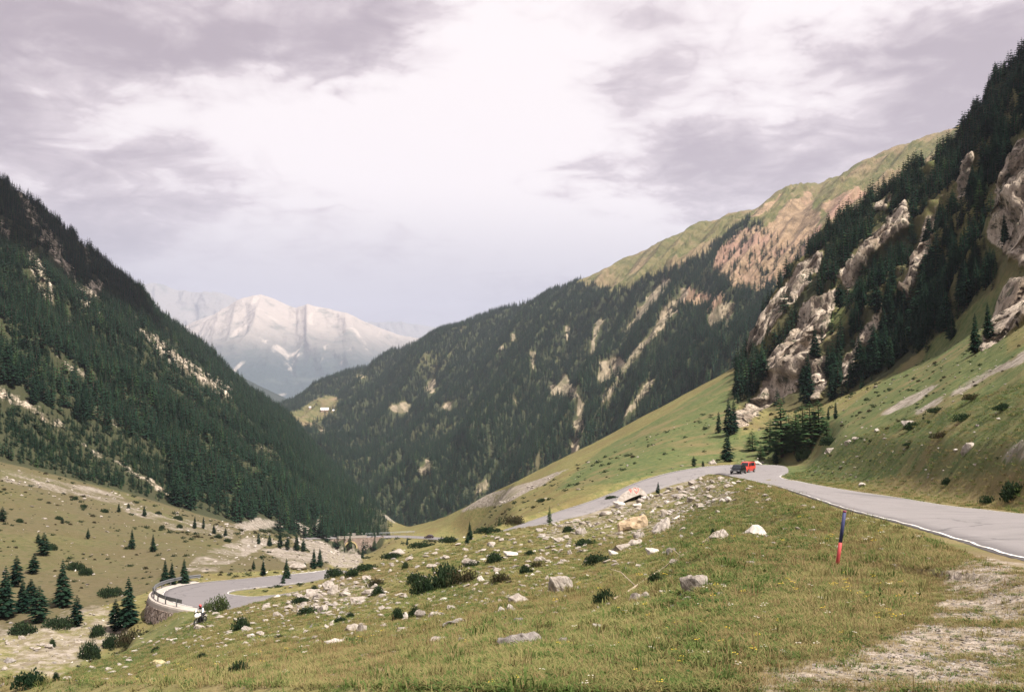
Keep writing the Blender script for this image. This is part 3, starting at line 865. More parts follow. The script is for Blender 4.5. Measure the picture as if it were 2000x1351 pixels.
def asphalt_material():
    m, t, out = mat('worn_asphalt')
    pos = t.n('ShaderNodeNewGeometry').outputs['Position']
    a = t.noise(pos, 40.0, 3.0, 0.7)
    b = t.noise(pos, 0.35, 6.0, 0.6, 0.5)
    c = t.noise(pos, 2.2, 5.0, 0.6)
    col = t.mix(a, (0.145, 0.134, 0.137), (0.24, 0.222, 0.222))
    col = t.mix(t.math('MULTIPLY', t.ramp(b, 0.55, 0.68), 0.4), col, (0.115, 0.11, 0.112))
    col = t.mix(t.math('MULTIPLY', t.ramp(c, 0.5, 0.75), 0.35), col, (0.27, 0.25, 0.245))
    # the hairpin in the dip has a darker surface
    hairpin_dark = t.ramp(t.n('ShaderNodeSeparateXYZ', ins={0: pos}).outputs[0], -22.0, -30.0)
    col = t.mix(t.math('MULTIPLY', hairpin_dark, 0.55), col, (0.125, 0.115, 0.12))
    lane = attr(t, 'across')
    wear = t.math('ABSOLUTE', t.math('SINE', t.math('MULTIPLY', lane, 12.566)))
    col = t.mix(t.math('MULTIPLY', t.math('MULTIPLY', wear, t.ramp(b, 0.35, 0.6)), 0.22), col, (0.15, 0.14, 0.14))
    spot = t.n('ShaderNodeVectorMath', operation='DISTANCE', ins={0: t.n('ShaderNodeVectorMath', operation='MULTIPLY', ins={0: pos, 1: (1.0, 0.16, 0)}).outputs[0], 1: (22.6, 62 * 0.16, 0)}).outputs['Value']
    col = t.mix(t.math('MULTIPLY', t.ramp(t.math('ADD', spot, t.math('MULTIPLY', c, 0.8)), 2.0, 0.8), 0.6), col, (0.085, 0.085, 0.088))
    # tar seams
    v = t.n('ShaderNodeTexVoronoi', feature='DISTANCE_TO_EDGE', ins={'Vector': t.n('ShaderNodeVectorMath', operation='ADD', ins={0: pos, 1: t.n('ShaderNodeTexNoise', ins={'Vector': pos, 'Scale': 1.2}).outputs['Color']}).outputs[0], 'Scale': 0.14}).outputs['Distance']
    col = t.mix(t.math('MULTIPLY', t.ramp(v, 0.012, 0.004), 0.5), col, (0.06, 0.058, 0.06))
    finish(t, out, col, 0.9, a, 0.012, 0.4, 0.2)
    return m


def paint_material():
    m, t, out = mat('worn_white_paint')
    pos = t.n('ShaderNodeNewGeometry').outputs['Position']
    n = t.noise(pos, 3.0, 6.0, 0.65)
    col = t.mix(t.ramp(n, 0.36, 0.56), (0.25, 0.235, 0.23), (0.66, 0.64, 0.61))
    finish(t, out, col, 0.8, None, spec=0.2)
    return m


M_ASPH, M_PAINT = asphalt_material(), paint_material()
M_CONC = plain('weathered_concrete', (0.36, 0.32, 0.285), 0.9, 0.2, 0, 0.3, 1.2, 0.03)
M_STEEL = plain('galvanised_steel', (0.17, 0.175, 0.185), 0.45, 0.5, 0.5, 0.15, 2.0)
M_BLACK = plain('black_car_paint', (0.006, 0.007, 0.009), 0.3, 0.22, 0, 0.1)
M_RED = plain('red_car_paint', (0.46, 0.05, 0.035), 0.3, 0.5, 0, 0.08)
M_DARKRED = plain('dark_car_paint', (0.05, 0.025, 0.025), 0.25, 0.5, 0, 0.08)
M_GLASS = plain('dark_window_glass', (0.012, 0.015, 0.02), 0.08, 0.4, 0, 0.1)
M_TYRE = plain('black_rubber', (0.012, 0.012, 0.012), 0.85, 0.2, 0, 0.2)
M_ALLOY = plain('grey_alloy', (0.42, 0.42, 0.43), 0.35, 0.5, 0.8, 0.1)
M_WHITE = plain('white_plastic', (0.78, 0.77, 0.75), 0.4, 0.4, 0, 0.05)
M_LAMP = plain('headlight_glass', (0.62, 0.64, 0.66), 0.12, 0.6, 0, 0.05)
M_LEATHER = plain('black_leather', (0.014, 0.014, 0.016), 0.6, 0.3, 0, 0.3)
M_SKIN = plain('skin', (0.45, 0.27, 0.2), 0.6, 0.3, 0, 0.05)
M_HELMET = plain('red_helmet_shell', (0.42, 0.03, 0.03), 0.2, 0.5, 0, 0.05)
M_POSTB = plain('faded_blue_paint', (0.040, 0.045, 0.115), 0.6, 0.3, 0, 0.35, 22.0)
M_POSTR = plain('faded_red_paint', (0.40, 0.055, 0.055), 0.6, 0.3, 0, 0.3, 22.0)
M_POSTC = plain('faded_maroon_cap', (0.22, 0.05, 0.09), 0.6, 0.3, 0, 0.3, 22.0)
M_WOOD = plain('bleached_dead_wood', (0.36, 0.29, 0.225), 0.9, 0.15, 0, 0.35, 3.0, 0.02)
M_HEART = plain('red_spray_paint', (0.62, 0.07, 0.06), 0.7, 0.2, 0, 0.2, 4.0)
M_ROOFW = plain('pale_metal_roof', (0.74, 0.74, 0.76), 0.5, 0.4, 0, 0.06)
M_PLASTER = plain('tan_wall', (0.34, 0.24, 0.19), 0.9, 0.2, 0, 0.15)


def stone_wall_material(name, sc, lo, hi, gap, gapw=0.06):
    m, t, out = mat(name)
    tc = t.n('ShaderNodeTexCoord').outputs['Object']
    wv = t.n('ShaderNodeVectorMath', operation='ADD', ins={0: tc, 1: t.n('ShaderNodeVectorMath', operation='SCALE', ins={0: t.n('ShaderNodeTexNoise', ins={'Vector': tc, 'Scale': 1.5}).outputs['Color'], 'Scale': 0.4}).outputs[0]}).outputs[0]
    e = t.n('ShaderNodeTexVoronoi', feature='DISTANCE_TO_EDGE', ins={'Vector': wv, 'Scale': sc}).outputs['Distance']
    c = t.n('ShaderNodeTexVoronoi', ins={'Vector': wv, 'Scale': sc}).outputs['Color']
    s = t.n('ShaderNodeSeparateColor', ins={0: c}).outputs[0]
    n = t.noise(tc, 4.0, 6.0, 0.6)
    col = t.mix(s, lo, hi)
    col = t.mix(t.math('MULTIPLY', n, 0.5), col, lo)
    col = t.mix(t.ramp(e, gapw, gapw * 0.3), col, gap)
    finish(t, out, col, 0.95, t.ramp(e, 0.0, gapw * 2), 0.12, 0.9, 0.1)
    return m


M_RUBBLE = stone_wall_material('rubble_stone', 1.7, (0.27, 0.21, 0.17), (0.60, 0.50, 0.44), (0.07, 0.055, 0.045))
M_BRIDGE = stone_wall_material('bridge_stone', 1.3, (0.27, 0.20, 0.165), (0.43, 0.34, 0.29), (0.2, 0.155, 0.13))
M_ARCH = plain('ochre_arch_stone', (0.46, 0.36, 0.185), 0.9, 0.2, 0, 0.2, 1.0)


def ribbon(name, A, B, across, m, lift=0.0, skirt=0.0):
    A = np.asarray(A, float); B = np.asarray(B, float)
    ts = np.linspace(0, 1, across + 1)
    V = A[:, None, :] * (1 - ts[None, :, None]) + B[:, None, :] * ts[None, :, None]
    V[..., 2] += lift
    n, k = V.shape[:2]
    if skirt:
        a = V[:, :1].copy(); a[..., 2] -= skirt
        b = V[:, -1:].copy(); b[..., 2] -= skirt
        V = np.concatenate([a, V, b], 1); k += 2
    me_ = mesh_np(name, V.reshape(-1, 3), grid_faces(n, k), [m], False)
    add_attr(me_, 'across', np.tile(np.linspace(0, 1, k), n))
    return me_


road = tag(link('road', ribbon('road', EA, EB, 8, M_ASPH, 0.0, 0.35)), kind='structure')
across = EB - EA
wd = np.linalg.norm(across[:, :2], axis=1, keepdims=True)
un = across / wd
wave = 0.035 * np.sin(np.arange(len(EA)) * 1.7)[:, None]


def edge_line(side, i0, i1):
    lw = np.clip(EA[i0:i1, 1:2] * 0.0010, 0.075, 0.18)
    off = 0.07 + wave[i0:i1]
    if side == 'a':
        p = EA[i0:i1] + un[i0:i1] * off; q = EA[i0:i1] + un[i0:i1] * (off + lw)
    else:
        p = EB[i0:i1] - un[i0:i1] * (off + lw); q = EB[i0:i1] - un[i0:i1] * off
    link('edge_line', ribbon('edge_line', p, q, 1, M_PAINT, 0.012), road)


edge_line('a', 14, 13 * 8 - 2); edge_line('b', 8, 12 * 8 + 4)
edge_line('b', 14 * 8 + 2, 23 * 8); edge_line('a', 27 * 8 + 4, 36 * 8); edge_line('b', 25 * 8, 34 * 8)
edge_line('a', 43 * 8, 46 * 8)

# the sliver of verge inside the upper bend
isl = [(1402, 924.6, 158), (1425, 923.2, 161), (1455, 923.0, 163), (1482, 923.6, 163), (1494, 925.2, 160), (1480, 926.4, 157.5), (1450, 926.6, 157), (1425, 926.3, 156)]
iv = [px_pt(*p) for p in isl]
c0 = np.mean(iv, 0)
vv = [p + [0, 0, 0.05] for p in iv] + [c0 + (p - c0) * 0.6 + [0, 0, 0.22] for p in iv] + [c0 + [0, 0, 0.26]]
nv = len(iv)
ff = [(i, (i + 1) % nv, nv + (i + 1) % nv, nv + i) for i in range(nv)] + [(nv + i, nv + (i + 1) % nv, 2 * nv) for i in range(nv)]
me = mesh_np('verge', vv, ff, [ground_m])
add_attr(me, 'dry', np.full(len(vv), 1.0))
tag(link('verge', me), kind='structure')

# ------------------------------------------------------------------ retaining wall and guard rail on the lower hairpin
out_dir = -un.copy(); out_dir[:, 2] = 0
out_dir /= np.linalg.norm(out_dir, axis=1, keepdims=True)
wi = list(range(27 * 8 - 3, 32 * 8, 2))
wall = empty('retaining_wall', tuple(EA[30 * 8] + [0, 0, -5]))
tag(wall, 'curved rubble stone retaining wall carrying the lower hairpin bend', 'retaining wall')
base = np.array(wall.location)


def wall_mesh(name, prof, m, parent):
    """prof: list of (outward offset, height over the road edge), swept along the outer edge of the bend"""
    vs = []
    for i in wi:
        for off, h in prof:
            vs.append(EA[i] + out_dir[i] * off + np.array([0, 0, h]) - base)
    n, k = len(wi), len(prof)
    fs = [(i * k + j, i * k + (j + 1) % k, (i + 1) * k + (j + 1) % k, (i + 1) * k + j) for i in range(n - 1) for j in range(k)]
    fs += [tuple(range(k))[::-1], tuple((n - 1) * k + j for j in range(k))]
    return link(name, mesh_np(name, vs, fs, [m]), parent)


wall_mesh('stone_face', [(0.6, -0.55), (1.75, -0.55), (2.2, -3.2), (2.9, -6.8), (0.6, -6.8)], M_RUBBLE, wall)
wall_mesh('coping', [(0.0, -0.02), (1.55, 0.02), (1.62, -0.15), (1.68, -0.55), (0.0, -0.55)], M_CONC, wall)

gi = list(range(27 * 8 + 5, 33 * 8 - 7))
rail_base = EA[30 * 8] + np.array([0, 0, 0])
grail = empty('guard_rail', tuple(rail_base))
tag(grail, 'grey steel guard rail curving round the outside of the lower hairpin', 'guard rail')
b = MB()
prof = [(0.00, 0.46), (0.06, 0.52), (0.06, 0.58), (0.0, 0.64), (0.0, 0.68), (0.06, 0.74), (0.06, 0.82), (0.0, 0.88), (-0.03, 0.88), (-0.03, 0.46)]
vs = []
for i in gi:
    for off, h in prof:
        vs.append(EA[i] + out_dir[i] * (0.95 - off) + np.array([0, 0, h]) - rail_base)
k = len(prof)
fs = [(i * k + j, i * k + (j + 1) % k, (i + 1) * k + (j + 1) % k, (i + 1) * k + j) for i in range(len(gi) - 1) for j in range(k)]
fs += [tuple(range(k))[::-1], tuple((len(gi) - 1) * k + j for j in range(k))]
link('rail', mesh_np('rail', vs, fs, [M_STEEL]), grail)
pm = MB(); pm.box((-0.06, -0.06, -0.3), (0.06, 0.06, 0.86)); post_me = pm.mesh('post', [M_STEEL])
acc = 9.0
for a, i in zip(gi, gi[1:]):
    acc += np.linalg.norm(EA[i] - EA[a])
    if acc > 2.4:
        acc = 0
        link('post', post_me, grail, tuple(EA[i] + out_dir[i] * 1.06 - rail_base))

# ------------------------------------------------------------------ the stone bridge over the stream
iA, iB = 44 * 8 + 2, 46 * 8 - 1
ptsb = EA[iA:iB]
apx, _ = to_px(ptsb)
bc = np.array([np.interp(684, apx[::-1], ptsb[::-1, j]) for j in range(3)])
dirb = ptsb[0] - ptsb[-1]; dirb[2] = 0; dirb /= np.linalg.norm(dirb)                # along the road towards +x
bridge = empty('stone_bridge', tuple(bc), math.atan2(dirb[1], dirb[0]))
tag(bridge, 'small stone arch bridge carrying the far road over the stream', 'bridge')
# local frame: x along the road, -y towards the viewer, z up
R, legs, x0, x1, top, bot, yf, yb = 2.5, 2.9, -9.0, 15.0, 0.05, -8.8, -1.3, 7.5
cz = -1.75 - R
arc = [(-R, bot)] + [(-R * math.cos(math.pi * j / 16), cz + R * math.sin(math.pi * j / 16)) for j in range(17)] + [(R, bot)]
b = MB()
f = [(x0, bot), *arc, (x1, bot)]
topx = [x0] + [max(-R, min(R, p[0])) for p in arc] + [x1]
n = len(f)
vs = [(p[0], yf, p[1]) for p in f] + [(x, yf, top) for x in topx]
b.add(vs, [(j, j + 1, n + j + 1, n + j) for j in range(n - 1) if not (j in (0,) and False)])
vs = [(p[0], yf, p[1]) for p in arc] + [(p[0], yb, p[1]) for p in arc]
m_ = len(arc)
b.add(vs, [(j + 1, j, m_ + j, m_ + j + 1) for j in range(m_ - 1)])
b.add([(x0, yf, bot), (x0, yb, bot), (x0, yb, top), (x0, yf, top)], [(0, 3, 2, 1)])
b.add([(x1, yf, bot), (x1, yb, bot), (x1, yb, top), (x1, yf, top)], [(0, 1, 2, 3)])
b.build('wall', M_BRIDGE, bridge)
b = MB()
vs = []
for p in arc:
    q = Vector((p[0], p[1] - cz)) if p[1] > cz else Vector((p[0], 0))
    o = q.normalized() * 0.55
    vs += [(p[0], yf - 0.12, p[1]), (p[0] + o.x, yf - 0.12, p[1] + o.y), (p[0] + o.x, yf + 0.05, p[1] + o.y), (p[0], yf + 0.05, p[1])]
b.add(vs, [(4 * j + q, 4 * j + (q + 1) % 4, 4 * (j + 1) + (q + 1) % 4, 4 * (j + 1) + q) for j in range(m_ - 1) for q in range(4)])
b.build('arch_ring', M_ARCH, bridge)
for yy in (yf - 0.1, yb - 0.3):
    b = MB(); b.box((x0 + 3, yy, top), (x1 - 8, yy + 0.4, top + 0.85)); b.box((x0 + 2.9, yy - 0.06, top + 0.85), (x1 - 7.9, yy + 0.46, top + 1.0))
    b.build('parapet', M_CONC, bridge)
fr = empty('road_railing', tuple(bc), math.atan2(dirb[1], dirb[0]))
tag(fr, 'thin pale railing along the far road right of the stone bridge', 'railing')
b = MB(); b.tube([(x1 - 7, 6.8, 0.85), (x1 + 16, 6.2, 0.95)], 0.06, 6); b.tube([(x1 - 7, 6.8, 0.45), (x1 + 16, 6.2, 0.55)], 0.05, 6)
b.build('rail', M_STEEL, fr)
for q in range(8):
    b = MB(); xx = x1 - 7 + q * 3.2; b.box((xx - .06, 6.4, -0.5), (xx + .06, 6.52, 1.0)); b.build('post', M_STEEL, fr)

# ------------------------------------------------------------------ vehicles
def make_car(name, paint, length, width, height, boxy):
    """Car standing on z=0, nose towards +x."""
    root = empty(name)
    L, Wd, H = length / 2, width / 2, height
    hood, belt = 0.50 * H + 0.06, 0.60 * H
    # side outline stations: x, bottom, top, half width at belt
    if boxy:
        st = [(-L, .45, .55 * H, .80), (-L + .05, .32, .80 * H, .92), (-L + .25, .24, belt, .98), (0, .22, belt, 1), (L - .95, .22, belt, 1), (L - .40, .24, hood, .97), (L - .08, .22, hood - .10, .90), (L, .26, hood - .20, .82)]
        cab = [(-L + .06, belt - .01, .93), (-L + .22, H - .05, .80), (-L + .6, H, .80), (.35, H - .01, .80), (.62, H - .07, .79), (1.12, belt + .0, .93)]
    else:
        st = [(-L, .42, .58 * H, .78), (-L + .10, .30, .64 * H, .90), (-L + .45, .24, belt, .98), (0, .22, belt, 1), (L - 1.2, .22, belt - .02, 1), (L - .55, .24, hood, .97), (L - .10, .20, hood - .10, .90), (L, .24, hood - .20, .82)]
        cab = [(-L + .25, belt - .01, .93), (-L + .75, H - .08, .78), (-L + 1.2, H, .78), (.2, H - .01, .78), (.5, H - .06, .77), (1.15, belt - .01, .92)]
    b = MB()
    vs = []
    for x, z0, z1, w in st:
        ww = Wd * w
        zm = z0 + 0.55 * (z1 - z0)
        vs += [(x, -ww * .90, z0), (x, -ww, zm), (x, -ww * .94, z1 - .03), (x, -ww * .80, z1), (x, ww * .80, z1), (x, ww * .94, z1 - .03), (x, ww, zm), (x, ww * .90, z0)]
    b.add(vs, [(i * 8 + j, (i + 1) * 8 + j, (i + 1) * 8 + (j + 1) % 8, i * 8 + (j + 1) % 8) for i in range(len(st) - 1) for j in range(8)] + [tuple(range(8)), tuple((len(st) - 1) * 8 + j for j in range(7, -1, -1))])
    # roof skin and pillars
    vs = []
    for x, z, w in cab:
        vs += [(x, -Wd * w, z), (x, Wd * w, z)]
    k = len(cab)
    b.add(vs, [(2 * i, 2 * i + 1, 2 * i + 3, 2 * i + 2) for i in range(1, k - 2)])
    side = [Vector((c[0], -Wd * c[2], c[1])) for c in cab]
    for s in (1, -1):
        b.add([(p.x, s * p.y, p.z) for p in side], [tuple(range(k)) if s == -1 else tuple(range(k - 1, -1, -1))])
    b.add([vs[0], vs[1], vs[3], vs[2]], [(0, 1, 2, 3)]); b.add([vs[2 * k - 4], vs[2 * k - 3], vs[2 * k - 1], vs[2 * k - 2]], [(0, 1, 2, 3)])
    body = b.build('body', paint, root)
    bv = body.modifiers.new('bevel', 'BEVEL'); bv.width = 0.035; bv.segments = 2; bv.limit_method = 'ANGLE'
    # glass, a finger proud of the pillars
    def inset(P, a):
        c = sum(P, Vector()) / len(P)
        return [c + (p - c) * a for p in P]
    def quad(nm, P, out):
        P = inset([Vector(p) for p in P], 0.86)
        o = Vector(out) * 0.012
        g = MB(); g.add([p + o for p in P], [tuple(range(len(P)))]); g.build(nm, M_GLASS, root)
    quad('windscreen', [vs[2 * k - 2], vs[2 * k - 1], vs[2 * k - 3], vs[2 * k - 4]], (0.6, 0, 0.8))
    quad('rear_window', [vs[1], vs[0], vs[2], vs[3]], (-0.8, 0, 0.5))
    for s in (1, -1):
        P = [(p.x, s * p.y, p.z) for p in (side[1], side[2], side[3], side[4], side[5], side[0])]
        midx = 0.0
        for lo_, hi_ in ((-9, midx - .06), (midx + .06, 9)):
            poly = []
            zt, zb_ = H - .13, belt + .06
            xa = max(lo_, -L + (.45 if boxy else .7)); xb = min(hi_, .95 if not boxy else .95)
            xt_b = min(xb, .45)
            wt_, wb_ = Wd * .80, Wd * .915
            poly = [(xa, s * wb_, zb_), (xb, s * wb_, zb_), (xt_b, s * wt_, zt), (max(xa, -L + (.5 if boxy else .95)), s * wt_, zt)]
            g = MB(); g.add([(p[0], p[1] + s * 0.022, p[2] + 0.0) for p in poly], [(0, 1, 2, 3)]); g.build('side_window', M_GLASS, root)
    for sx in (L - .78, -L + .72):
        for s in (1, -1):
            w = MB(); r_ = 0.31
            ring = [(r_ * math.cos(2 * math.pi * q / 20), r_ * math.sin(2 * math.pi * q / 20)) for q in range(20)]
            yo, yi = s * (Wd * 1.0), s * (Wd - .2)
            w.add([(p[0], yo, p[1]) for p in ring] + [(p[0], yi, p[1]) for p in ring], [(q, (q + 1) % 20, 20 + (q + 1) % 20, 20 + q) for q in range(20)] + [tuple(range(20)), tuple(range(39, 19, -1))])
            wh = empty('wheel', (sx, 0, .31)); wh.parent = root
            w.build('tyre', M_TYRE, wh)
            h = MB(); h.add([(p[0] * .62, s * (Wd + .012), p[1] * .62) for p in ring] + [(p[0] * .64, s * (Wd - .06), p[1] * .64) for p in ring], [(q, (q + 1) % 20, 20 + (q + 1) % 20, 20 + q) for q in range(20)] + [tuple(range(20))])
            h.build('rim', M_ALLOY, wh)
    for s in (1, -1):
        h = MB(); h.box((L - .16, s * Wd * .62 - .15, hood - .30), (L - .015, s * Wd * .62 + .15, hood - .14)); h.build('headlight', M_LAMP, root)
    g = MB(); g.box((L - .05, -.26, .36), (L + .022, .26, .50)); g.build('number_plate', M_WHITE, root)
    g = MB(); g.box((L - .05, -Wd * .55, .52), (L + .012, Wd * .55, hood - .24)); g.build('grille', M_TYRE, root)
    for s in (1, -1):
        g = MB(); g.box((.72, s * (Wd + .02), belt + .02), (.86, s * (Wd + .17), belt + .14)); g.build('wing_mirror', paint, root)
    return root


road_bvh = bvh_of(np.array([v.co[:] for v in road.data.vertices]), np.array([list(p_.vertices) for p_ in road.data.polygons]))


def stand(o, px, py, yaw=None):
    """Set a vehicle on the asphalt seen at a pixel."""
    hit = road_bvh.ray_cast(ORIGIN, Vector(px_dir(px, py)).normalized(), 2000)[0]
    p = hit if hit is not None else at(px, py)[0]
    o.location = tuple(p)
    o.rotation_euler = (0, 0, yaw)
    return p


car = make_car('black_car', M_BLACK, 4.1, 1.82, 1.42, False)
tag(car, 'black car with a white number plate coming round the upper bend', 'car')
stand(car, 1442, 925.0, yaw=math.radians(-118))
car2 = make_car('red_car', M_RED, 3.7, 1.68, 1.72, True)
tag(car2, 'red upright car following close behind the black car', 'car')
car.scale = (0.9, 0.9, 0.95); car2.scale = (0.9, 0.9, 0.93)
stand(car2, 1459, 922.0, yaw=math.radians(-128))
car3 = make_car('dark_car', M_DARKRED, 4.2, 1.75, 1.45, False)
tag(car3, 'tiny dark car on the far road beyond the stone bridge', 'car')
stand(car3, 838, 1050.2, yaw=math.radians(168))
# ------------------------------------------------------------------ plants and stones: materials
def leaf_material(name, cols, backlit=0.25):
    m, t, out = mat(name)
    pos = t.n('ShaderNodeNewGeometry').outputs['Position']
    rnd = t.n('ShaderNodeObjectInfo').outputs['Random']
    n = t.noise(pos, 1.3, 4.0, 0.6)
    c = t.mix(rnd, cols[0], cols[1])
    c = t.mix(t.ramp(n, 0.4, 0.68), c, cols[2])
    d = t.n('ShaderNodeBsdfDiffuse', ins={'Color': c})
    tr = t.n('ShaderNodeBsdfTranslucent', ins={'Color': c})
    mx = t.n('ShaderNodeMixShader', ins={0: backlit, 1: d.outputs[0], 2: tr.outputs[0]})
    t.t.links.new(mx.outputs[0], out.inputs['Surface'])
    return m


M_NEEDLE = leaf_material('conifer_needles', [(0.005, 0.016, 0.0125), (0.016, 0.037, 0.023), (0.023, 0.047, 0.026)])
M_LARCH = leaf_material('larch_needles', [(0.030, 0.068, 0.030), (0.05, 0.09, 0.036), (0.06, 0.10, 0.04)], 0.35)
M_BARK = plain('conifer_bark', (0.07, 0.05, 0.038), 0.95, 0.1, 0, 0.4, 3.0)
M_JUNI = leaf_material('juniper_scrub', [(0.018, 0.036, 0.019), (0.028, 0.046, 0.024), (0.042, 0.062, 0.028)])
M_WILLOW = leaf_material('willow_leaves', [(0.055, 0.085, 0.032), (0.07, 0.095, 0.04), (0.10, 0.12, 0.05)], 0.3)
M_RHODO = leaf_material('brown_scrub', [(0.05, 0.042, 0.025), (0.065, 0.052, 0.03), (0.05, 0.06, 0.028)])


def grass_material(name, a, b_, c_):
    m, t, out = mat(name)
    pos = t.n('ShaderNodeNewGeometry').outputs['Position']
    rnd = t.n('ShaderNodeObjectInfo').outputs['Random']
    n10 = t.noise(pos, 0.085, 7.0, 0.6, 0.4)
    n1 = t.noise(pos, 0.9, 7.0, 0.62)
    c = t.mix(t.ramp(t.math('ADD', n1, t.math('MULTIPLY', t.math('SUBTRACT', rnd, 0.5), 0.8)), 0.32, 0.68), a, b_)
    c = t.mix(t.math('MULTIPLY', t.ramp(t.math('ADD', n10, t.math('MULTIPLY', t.math('SUBTRACT', rnd, 0.5), 0.35)), 0.40, 0.64), 0.8), c, c_)
    d = t.n('ShaderNodeBsdfDiffuse', ins={'Color': c})
    tr = t.n('ShaderNodeBsdfTranslucent', ins={'Color': c})
    mx = t.n('ShaderNodeMixShader', ins={0: 0.3, 1: d.outputs[0], 2: tr.outputs[0]})
    t.t.links.new(mx.outputs[0], out.inputs['Surface'])
    return m


M_GRASS = grass_material('meadow_grass', (0.080, 0.118, 0.034), (0.235, 0.222, 0.09), (0.168, 0.138, 0.062))
M_HERB = grass_material('green_herbs', (0.045, 0.085, 0.025), (0.085, 0.115, 0.035), (0.08, 0.10, 0.035))
M_STRAW = grass_material('dry_straw', (0.22, 0.175, 0.085), (0.30, 0.24, 0.125), (0.19, 0.12, 0.06))


def rock_material(name, lo, hi, lichen, tint=0.35):
    m, t, out = mat(name)
    tc = t.n('ShaderNodeTexCoord').outputs['Object']
    rnd = t.n('ShaderNodeObjectInfo').outputs['Random']
    n = t.noise(tc, 2.2, 8.0, 0.65, 0.3)
    n2 = t.noise(tc, 9.0, 6.0, 0.7)
    c = t.mix(t.ramp(n, 0.3, 0.7), lo, hi)
    c = t.mix(t.math('MULTIPLY', t.ramp(n2, 0.55, 0.75), 0.5), c, lichen)
    c = t.mix(t.math('MULTIPLY', t.ramp(n2, 0.42, 0.30), 0.65), c, (0.06, 0.052, 0.045))
    c = t.mix(t.math('MULTIPLY', rnd, tint), c, tuple(x * 0.6 for x in lo))
    finish(t, out, c, 0.95, t.math('ADD', n, t.math('MULTIPLY', n2, 0.4)), 0.10, 0.7, 0.1)
    return m


M_STONE = rock_material('pale_gneiss', (0.235, 0.20, 0.172), (0.43, 0.388, 0.35), (0.40, 0.33, 0.23))
M_STONEW = rock_material('white_stone', (0.34, 0.305, 0.275), (0.58, 0.535, 0.495), (0.5, 0.46, 0.4), 0.1)
M_STONEO = rock_material('ochre_stone', (0.32, 0.235, 0.145), (0.44, 0.35, 0.25), (0.32, 0.20, 0.10), 0.0)
M_STONEG = rock_material('grey_stone', (0.17, 0.15, 0.14), (0.34, 0.31, 0.29), (0.26, 0.24, 0.2))
M_STONEY = rock_material('lichen_stone', (0.30, 0.25, 0.13), (0.46, 0.40, 0.25), (0.4, 0.34, 0.12), 0.1)


# ------------------------------------------------------------------ rocks
def rock_mesh(name, seed, size, m, levels=2, flat=1.0, rough=0.10, npts=16, low=False):
    r = random.Random(seed)
    bm = bmesh.new()
    for _ in range(npts):
        while True:
            p = Vector((r.uniform(-1, 1), r.uniform(-1, 1), r.uniform(-1, 1)))
            if 0.45 < p.length < 1.05:
                break
        bm.verts.new((p.x * size[0], p.y * size[1], p.z * size[2] * flat))
    bmesh.ops.convex_hull(bm, input=bm.verts)
    for v in [v for v in bm.verts if not v.link_faces]:
        bm.verts.remove(v)
    if not low:
        bmesh.ops.bevel(bm, geom=list(bm.edges), offset=0.07 * min(size), segments=1, affect='EDGES', clamp_overlap=True)
        bmesh.ops.triangulate(bm, faces=bm.faces)
        for _ in range(levels):
            bmesh.ops.subdivide_edges(bm, edges=[e for e in bm.edges if e.calc_length() > 0.22 * max(size)], cuts=1, use_grid_fill=True)
            bmesh.ops.triangulate(bm, faces=bm.faces)
        bm.normal_update()
        V = np.array([v.co[:] for v in bm.verts])
        N = np.array([v.normal[:] for v in bm.verts])
        sc = 1.0 / max(size)
        d = fbm(V * sc * 2.1 + seed, 4, seed) * rough + 0.05 * fbm(V * sc * 7 + seed, 2, seed + 5)
        for v, n, q in zip(bm.verts, N, d):
            v.co += Vector(n) * float(q * max(size))
    me_ = bpy.data.meshes.new(name)
    bm.to_mesh(me_); bm.free()
    me_.materials.append(m)
    return me_


ROCK_KINDS = [rock_mesh('boulder', 300 + i, s, M_STONE, 2, f) for i, (s, f) in enumerate([((1, .8, .6), 1), ((1, .7, .45), 1), ((.9, .9, .75), 1), ((1.1, .6, .35), 1), ((1, .9, .5), 1), ((.8, .75, .8), 1), ((1.2, .7, .3), 1), ((1, 1, .42), 1)])]
ROCK_WHITE = [rock_mesh('boulder', 330 + i, s, M_STONEW, 2) for i, s in enumerate([(1, .7, .5), (.9, .8, .6), (1.1, .6, .4)])]
ROCK_GREY = [rock_mesh('boulder', 340 + i, s, M_STONEG, 2) for i, s in enumerate([(1, .8, .5), (1, .7, .6), (1.2, .7, .4)])]


def put_rock(px, py, wpx, hpx, me_, label, group=None, yaw=None, tilt=0.0, name='boulder'):
    """Rest a rock so that its base sits at the pixel row py + hpx/2 and its outline is about wpx by hpx."""
    p, n = at(px, py + hpx * 0.42)
    if p is None:
        return None
    o = link(name, me_)
    s = p.y / FPX
    zs = [v.co.z for v in me_.vertices]; xs = [v.co.x for v in me_.vertices]
    kx = wpx * s / (max(xs) - min(xs))
    kz = hpx * s / (max(zs) - min(zs)) * 1.25
    o.scale = (kx, kx, kz)
    o.rotation_euler = (0, tilt, yaw if yaw is not None else random.uniform(0, 6.28))
    o.location = p + Vector((0, 0, -0.26 * hpx * s - min(zs) * kz * 0.72))
    tag(o, label, 'rock', group)
    return o


